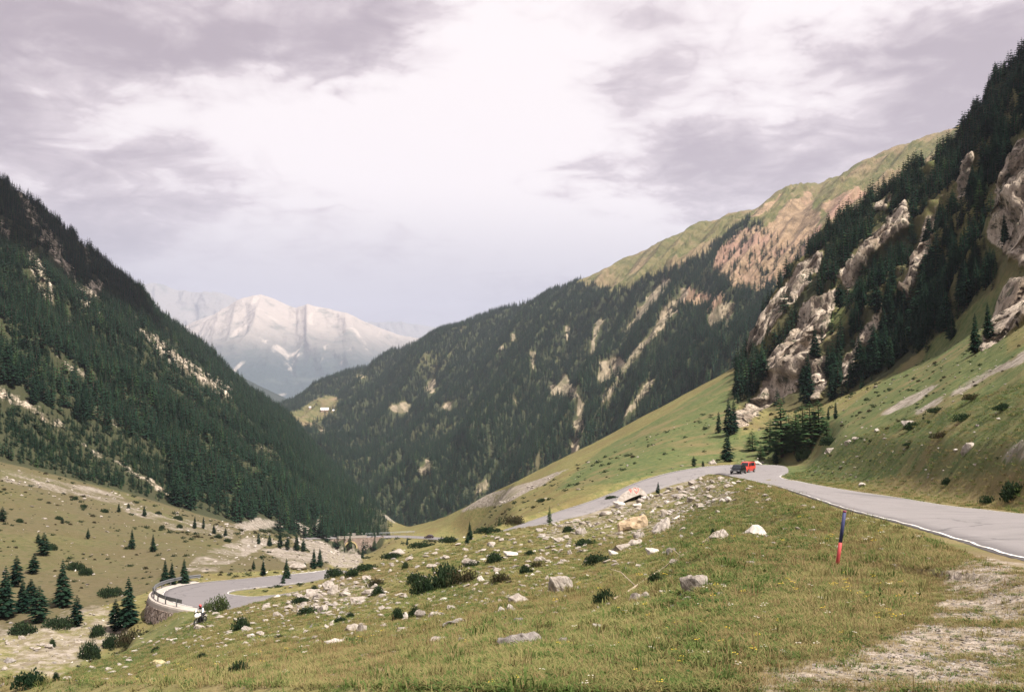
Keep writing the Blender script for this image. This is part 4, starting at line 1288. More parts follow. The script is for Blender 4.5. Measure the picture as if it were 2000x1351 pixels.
NAMED_ROCKS = [
    (1240, 1017, 60, 36, 'O', 'big rust orange boulder beside the pale grey boulder on the near slope', 0.3, 0.1),
    (1290, 1022, 48, 38, 'S', 'pale grey blocky boulder touching the right side of the rust orange boulder', 1.0, 0.25),
    (1478, 1036, 48, 27, 'W', 'bright white wedge shaped boulder alone in the grass below the upper road', 0.1, 0.12),
    (1360, 1134, 60, 42, 'S', 'large cracked block of pale stone beside the fallen branch', 0.5, -0.15),
    (1095, 1138, 50, 44, 'S', 'tall pale pointed boulder standing up from the grass in mid slope', 0.2, -0.35),
    (1020, 1246, 92, 32, 'G', 'low jagged grey outcrop lying in the tall grass close to the viewer', 0.0, 0.0),
    (857, 1247, 36, 15, 'S', 'low rounded pale stone left of the jagged grey outcrop', 0.4, 0.0),
    (980, 1190, 16, 16, 'W', 'left stone of a pair of touching small white stones in mid slope', 0.4, 0.0),
    (995, 1186, 18, 16, 'W', 'right stone of a pair of touching small white stones in mid slope', 2.0, 0.0),
    (1018, 1167, 48, 18, 'S', 'broad tan rounded rock left of the tall pale pointed boulder', 0.2, 0.0),
    (1890, 872, 27, 24, 'S', 'squarish pale boulder alone on the grass slope above the road', 0.3, 0.0),
    (694, 1225, 44, 15, 'S', 'flat pale slab among smaller stones low on the slope', 0.0, 0.1),
    (655, 1252, 50, 10, 'W', 'long thin whitish slab lying flat on the lower slope', 0.0, 0.05),
    (312, 1293, 26, 16, 'Y', 'yellowish lichen covered stone near the bottom left grass', 0.0, 0.0),
    (918, 1097, 30, 20, 'S', 'pale triangular rock with dark scrub growing against its right side', 0.0, 0.1),
    (998, 1081, 30, 11, 'W', 'small flat white stone between two patches of dark scrub', 0.0, 0.0),
    (772, 1078, 46, 14, 'S', 'long pale slab at the crest of the slope above the dark scrub strip', 0.0, -0.1),
    (940, 1130, 18, 14, 'W', 'bright white stone just right of the biggest dark shrub', 0.0, 0.0),
    (1198, 1080, 20, 12, 'W', 'small white block below the rust orange boulder', 0.0, 0.2),
    (1243, 1058, 30, 14, 'S', 'pale rounded hump of rock under the grey blocky boulder', 0.0, 0.0),
    (1216, 1067, 34, 14, 'S', 'tan hump of rock just above the small white block', 0.5, 0.0),
    (1403, 1044, 44, 18, 'S', 'pale slab against which the upper end of the fallen branch rests', 0.3, -0.3),
    (1318, 1097, 20, 18, 'S', 'pale stone under the middle of the fallen branch', 0.0, 0.0),
    (1313, 1075, 26, 18, 'G', 'greyish stone just above the middle of the fallen branch', 0.0, 0.0),
    (1275, 1076, 26, 16, 'W', 'white broken stone in the grass below the pale grey boulder', 0.0, 0.0),
    (1240, 1164, 26, 18, 'S', 'tan stone near the lower end of the fallen branch', 0.0, 0.0),
    (1258, 1162, 20, 18, 'S', 'greyish stone right beside the lower end of the fallen branch', 1.0, 0.0),
    (1300, 1157, 22, 10, 'W', 'small white stone below the thin juniper beside the fallen branch', 0.0, 0.0),
    (1345, 1168, 22, 8, 'W', 'small whitish stone just below the large cracked block', 0.0, 0.0),
    (793, 1202, 20, 16, 'W', 'bright stone inside the dark patch of scrub low on the slope', 0.0, 0.0),
    (822, 1197, 22, 20, 'S', 'tan stone just right of the scrub that holds a bright stone', 0.0, 0.0),
    (852, 1198, 34, 14, 'S', 'greyish flat stone in a row with the tan stone', 0.0, 0.0),
    (882, 1186, 20, 12, 'S', 'rounded stone alone in the grass below the biggest dark shrub', 0.0, 0.0),
    (893, 1214, 60, 14, 'G', 'long flat grey rock flush with the turf in mid slope', 0.0, 0.0),
    (880, 1230, 18, 10, 'S', 'small stone between the long flat grey rock and the grass', 0.0, 0.0),
    (1102, 1250, 22, 18, 'G', 'weathered brown grey stone right of the jagged outcrop', 0.0, 0.0),
    (1168, 1223, 20, 13, 'W', 'small round white stone in green herbs right of the jagged outcrop', 0.0, 0.0),
    (1162, 1194, 16, 9, 'W', 'little white stone in the grass below the pointed juniper', 0.0, 0.0),
    (1015, 1210, 24, 14, 'G', 'grey stone just above the jagged grey outcrop', 0.0, 0.0),
    (1045, 1222, 22, 9, 'S', 'thin pale splinter of stone above the jagged outcrop', 0.0, -0.4),
    (904, 1250, 20, 14, 'S', 'pale stone half hidden by the long grass left of the outcrop', 0.0, 0.0),
    (705, 1226, 24, 20, 'S', 'pale stone at the lower right of the flat pale slab', 0.0, 0.0),
    (780, 1228, 24, 12, 'S', 'reddish grey stone under the patch of scrub low on the slope', 0.0, 0.0),
    (1530, 1272, 16, 12, 'W', 'single white stone on the gravelly turf near the viewer', 0.0, 0.0),
    (1622, 878, 16, 10, 'S', 'pale stone at the toe of the slope where the dark trees stop', 0.0, 0.0),
    (1657, 862, 18, 10, 'S', 'left of two pale stones on the skyline of the right hand bank', 0.0, 0.0),
    (1672, 856, 16, 10, 'S', 'right of two pale stones on the skyline of the right hand bank', 0.0, 0.0),
    (1714, 840, 14, 9, 'W', 'whitish stone highest on the edge of the right hand bank', 0.0, 0.0),
    (1775, 825, 26, 12, 'S', 'pale stones pair lying below the lower scree strip', 0.0, 0.0),
    (1685, 945, 16, 9, 'W', 'white stone at the verge just above the road edge', 0.0, 0.0),
    (1480, 903, 18, 8, 'W', 'long white stone on the outer verge of the upper bend behind the cars', 0.0, 0.0),
    (1392, 902, 16, 10, 'S', 'pale slanting stone on the verge left of the cars', 0.0, -0.5),
    (700, 1170, 30, 16, 'S', 'whitish rock heap top in the stony patch above the lower slope', 0.0, 0.0),
    (672, 1158, 24, 12, 'S', 'stone at the upper edge of the stony patch', 0.0, 0.0),
    (585, 1105, 34, 16, 'S', 'tan rock slope stone right of the lower hairpin road', 0.0, 0.0),
    (390, 1222, 22, 10, 'S', 'flat stone just below the motorcyclist', 0.0, 0.2),
]
KM = {'O': [rock_mesh('boulder', 351, (1, .8, .75), M_STONEO, 3, 1, .12, 22)], 'S': ROCK_KINDS, 'W': ROCK_WHITE, 'G': ROCK_GREY, 'Y': [rock_mesh('boulder', 353, (1, .8, .5), M_STONEY)]}
named_px = []
for i, (px, py, w, h, kd, lab, yaw, tilt) in enumerate(NAMED_ROCKS):
    ms = KM[kd]
    me_ = ms[i % len(ms)]
    if w > 40 and kd in 'SGW':
        me_ = rock_mesh('boulder', 700 + i, (1, .7, .6 if h / w > 0.5 else .35), {'S': M_STONE, 'G': M_STONEG, 'W': M_STONEW}[kd], 3, 1, 0.12, 18)
    put_rock(px, py, w, h, me_, lab, None, yaw, tilt)
    named_px.append((px, py, w))


def free_of_named(px, py, k=0.8):
    return all(abs(px - a) > k * w * 0.5 + 6 or abs(py - b_) > k * w * 0.3 + 5 for a, b_, w in named_px)


def rand_in(poly):
    xs = [p[0] for p in poly]; ys = [p[1] for p in poly]
    while True:
        x, y = random.uniform(min(xs), max(xs)), random.uniform(min(ys), max(ys))
        if in_poly(np.array([x]), np.array([y]), poly)[0]:
            return x, y


def is_road(p):
    d2 = (bed[:, 0] - p.x) ** 2 + (bed[:, 1] - p.y) ** 2
    j = d2.argmin()
    return math.sqrt(d2[j]) < bed_r[j] + 0.5


FIELDS = [
    (PALE_FIELD[0], 46, 8, 28, 'KW', 'pale angular stone in the boulder field below the upper road', 'stones of the boulder field below the upper road'),
    ([(740, 1100), (900, 1060), (1050, 1030), (1190, 1045), (1240, 1100), (1040, 1130), (900, 1125), (800, 1110)], 36, 7, 22, 'K', 'weathered stone in the grass of the middle slope', 'stones strewn over the middle slope'),
    (PALE_FIELD[1], 28, 10, 30, 'K', 'weathered stone in the stony patch above the lower hairpin', 'stones of the stony patch above the lower hairpin'),
    ([(440, 1220), (560, 1180), (700, 1200), (640, 1290), (340, 1330), (250, 1310)], 30, 7, 22, 'K', 'half buried stone in the turf of the lower slope', 'stones strewn over the lower slope'),
    ([(700, 1180), (1000, 1130), (1220, 1150), (1200, 1230), (980, 1240), (700, 1290)], 30, 5, 16, 'K', 'half buried stone in the turf of the near slope', 'stones strewn over the near slope'),
    ([(1000, 1130), (1250, 1080), (1420, 1050), (1500, 1120), (1400, 1220), (1180, 1240)], 26, 6, 17, 'K', 'small weathered stone in the grass around the fallen branch', 'stones in the grass around the fallen branch'),
    ([(1590, 930), (1700, 870), (1960, 800), (1990, 900), (1800, 950), (1680, 940)], 24, 5, 11, 'KW', 'small pale stone in the grass of the bank above the road', 'stones on the bank above the road'),
    ([(0, 1235), (120, 1200), (240, 1195), (250, 1245), (150, 1300), (30, 1345), (0, 1350)], 28, 7, 24, 'KG', 'grey boulder in the dry stream bed at the foot of the slope', 'boulders of the dry stream bed'),
]
for poly, n, lo, hi, ks, lab, grp in FIELDS:
    pool = {'K': ROCK_KINDS, 'KW': ROCK_KINDS + ROCK_WHITE, 'KG': ROCK_KINDS + ROCK_GREY}[ks]
    done = 0
    for _ in range(n * 4):
        if done >= n:
            break
        x, y = rand_in(poly)
        if not free_of_named(x, y):
            continue
        p, nn = at(x, y)
        if p is None or is_road(p):
            continue
        w = lo + (hi - lo) * random.random() ** 2.2
        if put_rock(x, y, w, w * random.uniform(0.4, 0.65), random.choice(pool), lab, grp):
            done += 1


# ------------------------------------------------------------------ conifers and shrubs
def conifer_parts(seed, whorls, per, spread, shape, fine, larch=False):
    """Crown and trunk of a tree one unit high."""
    r = random.Random(seed)
    c = MB(); tr = MB()
    lean = Vector((r.uniform(-.02, .02), r.uniform(-.02, .02), 0))
    tr.tube([(0, 0, -0.06), (lean.x * .3, lean.y * .3, .3), (lean.x * .7, lean.y * .7, .7), (lean.x, lean.y, 0.97)], [.020, .016, .009, .002], 6)
    z0 = r.uniform(.03, .10)
    for i in range(whorls):
        t = i / (whorls - 1)
        z = z0 + (0.985 - z0) * t
        rad = spread * (shape(t)) * r.uniform(.82, 1.12)
        k = max(4, int(per * (1 - .45 * t)))
        a0 = r.uniform(0, 6.28)
        for j in range(k):
            if r.random() < .10:
                continue
            a = a0 + 2 * math.pi * (j + r.uniform(-.3, .3)) / k
            L = rad * r.uniform(.62, 1.12) + .008
            dz = (-.18 if not larch else -.02) * L * r.uniform(.4, 1.6) + (.28 * L if t > .82 else 0)
            d = Vector((math.cos(a), math.sin(a), 0)); s = Vector((-math.sin(a), math.cos(a), 0))
            o = Vector((lean.x * t, lean.y * t, z + r.uniform(-.045, .045) * (1 - t)))
            w = (.22 * L + .010) * r.uniform(.8, 1.3)
            mid = o + d * L * .55 + Vector((0, 0, dz * .35 + .05 * L))
            tip = o + d * L + Vector((0, 0, dz))
            dr = Vector((0, 0, -.34 * w))
            c.add([o + s * w * .25, mid + s * w + dr, tip + s * w * .25, tip - s * w * .25, mid - s * w + dr, o - s * w * .25, mid + Vector((0, 0, .02))],
                  [(0, 1, 6), (1, 2, 6), (2, 3, 6), (3, 4, 6), (4, 5, 6), (5, 0, 6)])
            if fine:
                for q in (.35, .6, .82):
                    for sg in (1, -1):
                        b0 = o + d * L * q + Vector((0, 0, dz * q * q + .02 * L))
                        e = b0 + d * L * .22 + s * sg * w * r.uniform(1.0, 1.9) + Vector((0, 0, -.08 * L * r.uniform(.2, 1.5)))
                        c.add([b0 + d * .03 * L, e, b0 - d * .05 * L + Vector((0, 0, -.05 * L))], [(0, 1, 2)])
    return c, tr


def sh_spruce(t):
    return (1 - t) ** .85 * (0.55 + 0.45 * min(1, t * 6 + .3))


def sh_pine(t):
    return max(.10, math.sin(math.pi * min(1, (t * .86 + .16)))) ** .8 * (1 - .25 * t)


def sh_column(t):
    return (1 - t) ** .55 * (0.6 + 0.4 * min(1, t * 5)) + .02


TREE_KINDS = []
for sd_, (wh, per, sp, fn, ml, lr) in enumerate([(26, 11, .20, sh_spruce, M_NEEDLE, 0), (28, 11, .17, sh_spruce, M_NEEDLE, 0), (25, 11, .24, sh_spruce, M_NEEDLE, 0), (22, 10, .20, sh_pine, M_NEEDLE, 0), (21, 11, .24, sh_pine, M_NEEDLE, 0),
                                              (26, 10, .15, sh_column, M_NEEDLE, 0), (20, 9, .22, sh_spruce, M_LARCH, 1), (18, 8, .26, sh_column, M_LARCH, 1)]):
    c_, t_ = conifer_parts(900 + sd_, wh, per, sp, fn, True, bool(lr))
    TREE_KINDS.append((c_.mesh('crown', [ml]), t_.mesh('trunk', [M_BARK])))


def put_tree(p, h, kind, label, group=None, name='conifer_tree', yaw=None, fat=1.0):
    cm, tm = TREE_KINDS[kind]
    o = empty(name, tuple(p), yaw if yaw is not None else random.uniform(0, 6.28))
    o.scale = (h * fat, h * fat, h)
    link('crown', cm, o); link('trunk', tm, o)
    tag(o, label, 'tree', group)
    return o


NAMED_TREES = [  # column, row of the foot, height in pixels, kind, label
    (123, 1184, 92, 2, 'broad dark conifer standing alone on the brown grass left of the dry stream bed', 1.15),
    (150, 1222, 60, 4, 'rounded dark conifer just below the broad lone conifer by the stream bed', 1.2),
    (250, 1224, 98, 2, 'tall dark conifer rising against the left end of the retaining wall', 1.2),
    (226, 1230, 60, 4, 'lower dark conifer just left of the tall one at the retaining wall', 1.3),
    (322, 1140, 48, 0, 'left of two dark conifers behind the guard rail', 1.3),
    (336, 1142, 46, 2, 'middle dark conifer in the clump behind the guard rail', 1.1),
    (360, 1140, 50, 2, 'right of two dark conifers behind the guard rail', 1.2),
    (257, 1072, 40, 0, 'left of two small conifers on the open brown hillside', 1.2),
    (299, 1077, 36, 0, 'right of two small conifers on the open brown hillside', 1.2),
    (514, 1124, 34, 0, 'small conifer beyond the middle of the lower hairpin road', 1.2),
    (495, 1112, 20, 3, 'tiny conifer left of the one beyond the lower road', 1.2),
    (560, 1131, 42, 2, 'conifer standing at the far edge of the lower road', 1.1),
    (553, 1141, 20, 4, 'bushy little conifer on the near edge of the lower road', 1.3),
    (596, 1112, 16, 4, 'squat little conifer between the lower road and the stream', 1.4),
    (612, 1111, 42, 0, 'left of two dark conifers beside the stream below the bridge', 1.1),
    (625, 1107, 38, 2, 'right of two dark conifers beside the stream below the bridge', 1.1),
    (505, 1062, 24, 0, 'first conifer of the row along the foot of the far scree', 1.2), (526, 1066, 26, 2, 'second conifer of the row along the foot of the far scree', 1.2),
    (547, 1070, 34, 0, 'third and tallest conifer of the row along the foot of the far scree', 1.2), (562, 1074, 26, 4, 'fourth conifer of the row along the foot of the far scree', 1.3),
    (579, 1075, 34, 2, 'fifth conifer of the row along the foot of the far scree', 1.2), (592, 1077, 26, 4, 'last conifer of the row along the foot of the far scree', 1.3),
    (380, 1032, 26, 0, 'conifer at the upper left edge of the far scree', 1.1), (397, 1032, 24, 5, 'slim conifer beside the one at the edge of the far scree', 1.1), (418, 1042, 20, 2, 'low conifer right of the slim one at the far scree', 1.3),
    (440, 1048, 18, 4, 'rounded low conifer on the far scree slope', 1.3),
    (708, 1090, 20, 0, 'thin young conifer right of the bridge below the far road', 1.1), (795, 1064, 16, 0, 'young conifer under the far road right of the bridge', 1.2), (706, 1068, 12, 4, 'low bushy tree at the right foot of the bridge', 1.5),
    (918, 1054, 38, 0, 'lone fir on the crest of the near slope beside the far road', 1.1),
    (912, 1062, 20, 4, 'small round fir at the foot of the lone crest fir', 1.4),
    (1073, 1022, 36, 6, 'light green young larch at the end of the visible lower road', 1.0), (975, 1026, 20, 6, 'light green larch sapling on the crest left of the road', 1.2),
    (1285, 963, 24, 0, 'little dark fir at the road edge right of the painted slab', 1.3),
    (1355, 911, 22, 4, 'bushy little conifer on the outer verge of the upper road', 1.2), (1373, 910, 12, 4, 'tiny conifer right of the bushy one on the outer verge', 1.4),
    (1420, 901, 62, 2, 'dark conifer on the verge directly behind the black car', 1.25), (1404, 845, 42, 5, 'slim dark conifer at the foot of the pale crag', 1.2), (1424, 850, 74, 0, 'tall dark conifer at the foot of the pale crag', 1.2), (1434, 846, 64, 5, 'dark conifer between the tall one and the pale crag', 1.2),
    (1486, 895, 30, 7, 'low green larch behind the upper bend', 1.4), (1528, 892, 116, 6, 'tall feathery larch above the right end of the upper bend', 1.45), (1552, 885, 84, 6, 'feathery larch right of the tallest larch above the bend', 1.5), (1584, 872, 88, 7, 'spreading larch between the bend and the right hand bank', 1.5),
    (1503, 884, 66, 7, 'spreading green larch at the left of the group above the bend', 1.7), (1541, 868, 60, 7, 'bushy larch in the middle of the group above the bend', 1.8), (1568, 852, 62, 7, 'bushy larch on the slope behind the group above the bend', 1.7), (1600, 846, 66, 7, 'spreading larch highest of the group above the bend', 1.6), (1470, 880, 40, 7, 'low bushy larch between the black car tree and the group above the bend', 1.8),
    (1615, 866, 56, 6, 'lower larch at the right end of the group above the bend', 1.3), (1560, 900, 26, 4, 'dark bushy conifer at the toe of the right hand bank', 1.4), (1515, 905, 28, 4, 'dark bushy conifer close to the outer road edge', 1.4),
    (1578, 790, 100, 1, 'tall dark spruce standing in front of the pale crag', 1.15), (1618, 736, 62, 1, 'dark spruce right of the tallest one before the crag', 1.2), (1632, 818, 34, 5, 'small slim conifer on the green slope', 1.1), (1618, 820, 26, 5, 'smaller slim conifer on the green slope', 1.1),
    (1680, 740, 84, 2, 'wide dark spruce at the lower edge of the right hand wood', 1.3), (1705, 720, 90, 2, 'broad dark spruce right of the wide one at the wood edge', 1.3), (1660, 760, 60, 0, 'dark spruce left of the wide one at the wood edge', 1.3),
    (1905, 690, 80, 1, 'dark spruce standing left of the pale cliff foot on the green slope', 1.2), (1930, 660, 70, 1, 'dark spruce pressed against the pale cliff at right', 1.2),
    (8, 1205, 100, 2, 'large dark conifer cut by the left edge of the picture', 1.3), (45, 1195, 66, 2, 'dark conifer right of the large one at the left edge', 1.3), (75, 1215, 70, 4, 'lower rounded conifer in the dark clump at the left edge', 1.5), (30, 1145, 60, 4, 'dark conifer behind the clump at the left edge', 1.3),
    (85, 1085, 46, 4, 'bushy conifer above the dark clump on the brown slope', 1.5), (65, 1120, 40, 4, 'low bushy conifer on the upper edge of the dark clump', 1.6), (172, 1052, 22, 3, 'small conifer on the upper brown hillside', 1.2), (232, 1000, 20, 0, 'tiny conifer high on the brown hillside', 1.3), (282, 1008, 22, 2, 'tiny conifer near the foot of the left wood', 1.3), (251, 995, 14, 4, 'tiny round conifer near the foot of the left wood', 1.4),
    (122, 1022, 14, 4, 'round little conifer among the scrub of the brown hillside', 1.4), (75, 1060, 20, 4, 'squat conifer above the dark clump at left', 1.5), (5, 1018, 30, 4, 'bushy conifer at the left edge below the wood', 1.5), (60, 1180, 50, 4, 'low conifer in the middle of the left clump', 1.6),
]
for px, py, h, kd, lab, fat in NAMED_TREES:
    p, n = at(px, py)
    if p is not None:
        put_tree(p - Vector((0, 0, 0.1)), h * p.y / FPX, kd, lab, None, 'larch_tree' if kd >= 6 else 'conifer_tree', None, fat)


def sample_sheet(V, sh, dens, n, rng):
    """n random spots on a grid sheet, weighted by cell area times density; returns positions."""
    nr, nc = sh
    G = V.reshape(nr, nc, 3); d = dens.reshape(nr, nc)
    a = np.linalg.norm(np.cross(G[1:, :-1] - G[:-1, :-1], G[:-1, 1:] - G[:-1, :-1]), axis=-1)
    w = (a * 0.25 * (d[:-1, :-1] + d[1:, :-1] + d[:-1, 1:] + d[1:, 1:])).ravel()
    cdf = np.cumsum(w); 
    c = np.searchsorted(cdf, rng.random(n) * cdf[-1])
    i, j = c // (nc - 1), c % (nc - 1)
    u, v_ = rng.random(n)[:, None], rng.random(n)[:, None]
    return (G[i, j] * (1 - u) + G[i + 1, j] * u) * (1 - v_) + (G[i, j + 1] * (1 - u) + G[i + 1, j + 1] * u) * v_, w.sum()


fd_r = np.where(NPX > 1380, forest_d, 0); fd_l = np.where(NPX < 900, forest_d, 0)
fd_l = np.where(low_l, fd_l * 2.4, fd_l)
PR, ar = sample_sheet(flatv, (NR, NC), fd_r, 5600, RNG)
PL, al = sample_sheet(flatv, (NR, NC), fd_l, 40000, RNG)
PM, am = sample_sheet(MV, MSH, m_forest, 58000, RNG)
HR = 2.6 + 6.4 * RNG.random(len(PR)) ** 1.2; HL = 3.8 + 7.2 * RNG.random(len(PL)) ** 1.2; HM = RNG.uniform(8, 15, len(PM))
lpx, lpy = to_px(PL)
HL = np.where((lpx < 330) & (lpy > 770 + 0.33 * lpx), HL * 0.45, HL) * np.clip((900 - lpx) / 250, 0.35, 1)      # alder scrub below the path
KR = RNG.choice([0, 1, 2, 3, 4, 5, 6], len(PR), p=[.19, .15, .12, .24, .14, .10, .06]); KL = RNG.choice([0, 1, 2, 3, 4, 5, 6], len(PL), p=[.16, .14, .12, .26, .16, .10, .06]); KMr = RNG.choice([0, 1, 2, 3, 5, 6], len(PM), p=[.24, .22, .14, .18, .16, .06])
def clear_views(P, H, K, polys, p_keep):
    """Thin the trees that would grow up in front of an open rock face."""
    x, y = to_px(P); hp = H / P[:, 1] * FPX
    bad = np.zeros(len(P), bool)
    for f_ in (0.0, 0.3, 0.55, 0.8):
        for poly in polys:
            bad |= in_poly(x + RNG.normal(0, 3, len(P)), y - f_ * hp, poly)
    k = ~bad | (RNG.random(len(P)) < p_keep)
    return P[k], H[k], K[k]


PR, HR, KR = clear_views(PR, HR, KR, R_ROCK + R_MEADOW[1:] + SCREE[:4], 0.13)
PL, HL, KL = clear_views(PL, HL, KL, L_ROCK, 0.42)
PM, HM, KMr = clear_views(PM, HM, KMr, M_SCREE + M_CLEAR, 0.3)
# single trees on the open ridge and the skyline
ridge_bvh = bvh_of(MV, grid_faces(*MSH))
allP = np.concatenate([PR, PL, PM]); allH = np.concatenate([HR, HL, HM]); allK = np.concatenate([KR, KL, KMr])
zone = np.concatenate([np.zeros(len(PR)), np.ones(len(PL)), np.full(len(PM), 2)])
ppx, ppy = to_px(allP + np.stack([0 * allH, 0 * allH, allH * 0.6], -1))
size_px = allH / allP[:, 1] * FPX
infr = (ppx > 0) & (ppx < 2000) & (ppy > 0) & (ppy < 1351)
order = np.argsort(-np.where(infr & (zone < 2), size_px, 0))
pick = []
for i in order[:2500]:
    q = Vector(allP[i]) + Vector((0, 0, allH[i] * 0.75))
    d = q.normalized()
    hit = near_bvh.ray_cast(ORIGIN, d, 6000)[0]
    if hit is None or hit.length > q.length - 6:
        pick.append(i)
    if len(pick) >= 228:
        break
pickset = set(pick)
for i in pick:
    if zone[i] == 0:
        lab, grp = 'dark conifer in the dense wood clinging to the steep crags at right', 'conifers on the right hand crags'
    else:
        lab, grp = 'dark conifer in the wood covering the steep mountainside at left', 'conifers on the left mountainside'
    put_tree(allP[i] - [0, 0, 0.3], float(allH[i]), int(allK[i]), lab, grp, fat=random.uniform(0.95, 1.35))


# ------------------------------------------------------------------ uncountable cover: instanced on points
def stuff(name, P, scl, rot, idx, protos, kind='stuff'):
    me_ = bpy.data.meshes.new(name)
    P = np.asarray(P, np.float32)
    me_.vertices.add(len(P)); me_.vertices.foreach_set('co', P.ravel())
    for nm, tp, arr in (('scl', 'FLOAT_VECTOR', np.asarray(scl, np.float32)), ('rot', 'FLOAT_VECTOR', np.asarray(rot, np.float32))):
        a = me_.attributes.new(nm, tp, 'POINT'); a.data.foreach_set('vector', arr.ravel())
    a = me_.attributes.new('pick', 'INT', 'POINT'); a.data.foreach_set('value', np.asarray(idx, np.int32))
    cl = bpy.data.collections.new(name + '_sources')
    for i, pmesh in enumerate(protos):
        cl.objects.link(bpy.data.objects.new('%s_source_%02d' % (name, i), pmesh))
    ng = bpy.data.node_groups.new(name, 'GeometryNodeTree')
    ng.interface.new_socket('Geometry', in_out='INPUT', socket_type='NodeSocketGeometry')
    ng.interface.new_socket('Geometry', in_out='OUTPUT', socket_type='NodeSocketGeometry')
    N = ng.nodes.new; L = ng.links.new
    gi_, go = N('NodeGroupInput'), N('NodeGroupOutput')
    ci = N('GeometryNodeCollectionInfo'); ci.inputs[0].default_value = cl; ci.inputs['Separate Children'].default_value = True; ci.inputs['Reset Children'].default_value = True
    io = N('GeometryNodeInstanceOnPoints'); io.inputs['Pick Instance'].default_value = True
    def na(nm, tp):
        q = N('GeometryNodeInputNamedAttribute'); q.data_type = tp; q.inputs['Name'].default_value = nm
        return [s for s in q.outputs if s.enabled and s.name == 'Attribute'][0]
    e2r = N('FunctionNodeEulerToRotation'); L(na('rot', 'FLOAT_VECTOR'), e2r.inputs[0])
    L(gi_.outputs[0], io.inputs['Points']); L(ci.outputs[0], io.inputs['Instance']); L(na('pick', 'INT'), io.inputs['Instance Index'])
    L(e2r.outputs[0], io.inputs['Rotation']); L(na('scl', 'FLOAT_VECTOR'), io.inputs['Scale']); L(io.outputs[0], go.inputs[0])
    o = link(name, me_)
    md = o.modifiers.new('scatter', 'NODES'); md.node_group = ng
    return tag(o, kind=kind)


rest = np.array([i for i in range(len(allP)) if i not in pickset])
LOW = []
for sd_, (wh, per, sp, fn, ml) in enumerate([(11, 8, .21, sh_spruce, M_NEEDLE), (12, 8, .18, sh_spruce, M_NEEDLE), (11, 8, .25, sh_spruce, M_NEEDLE), (9, 7, .21, sh_pine, M_NEEDLE), (9, 7, .25, sh_pine, M_NEEDLE), (12, 7, .16, sh_column, M_NEEDLE), (10, 7, .22, sh_spruce, M_LARCH)]):
    c_, t_ = conifer_parts(950 + sd_, wh, per, sp, fn, False)
    c_.add(t_.v, t_.f, 1)
    LOW.append(c_.mesh('conifer', [ml, M_BARK]))
fat = RNG.uniform(0.95, 1.4, len(rest))
forest = stuff('forest', allP[rest] - [0, 0, 0.3], np.stack([allH[rest] * fat, allH[rest] * fat, allH[rest]], -1), np.stack([0 * fat, 0 * fat, RNG.uniform(0, 6.28, len(rest))], -1), allK[rest], LOW)
# ------------------------------------------------------------------ shrubs
def shrub_mesh(name, seed, m, leaf=0.10, n=520, flat=0.55, spiky=0.0):
    r = random.Random(seed)
    b = MB()
    lumps = [(Vector((r.uniform(-.55, .55), r.uniform(-.55, .55), 0)), r.uniform(.35, .6)) for _ in range(6)] + [(Vector((0, 0, 0)), .6)]
    for _ in range(n):
        c, R_ = r.choice(lumps)
        d = Vector((r.gauss(0, 1), r.gauss(0, 1), abs(r.gauss(0, 1)))).normalized()
        p = c + d * R_ * r.uniform(.55, 1.08)
        p.z *= flat / .6
        s = leaf * r.uniform(.6, 1.5)
        t1 = Vector((r.gauss(0, 1), r.gauss(0, 1), r.gauss(0, .6))).normalized()
        t2 = d.cross(t1).normalized() if d.cross(t1).length > 1e-3 else Vector((1, 0, 0))
        up = d * s * (.5 + spiky) + Vector((0, 0, spiky * s))
        b.add([p - t2 * s * .6, p + t1 * s * .5, p + t2 * s * .6 + up * .3, p + up], [(0, 1, 2, 3)])
    return b.mesh(name, [m])


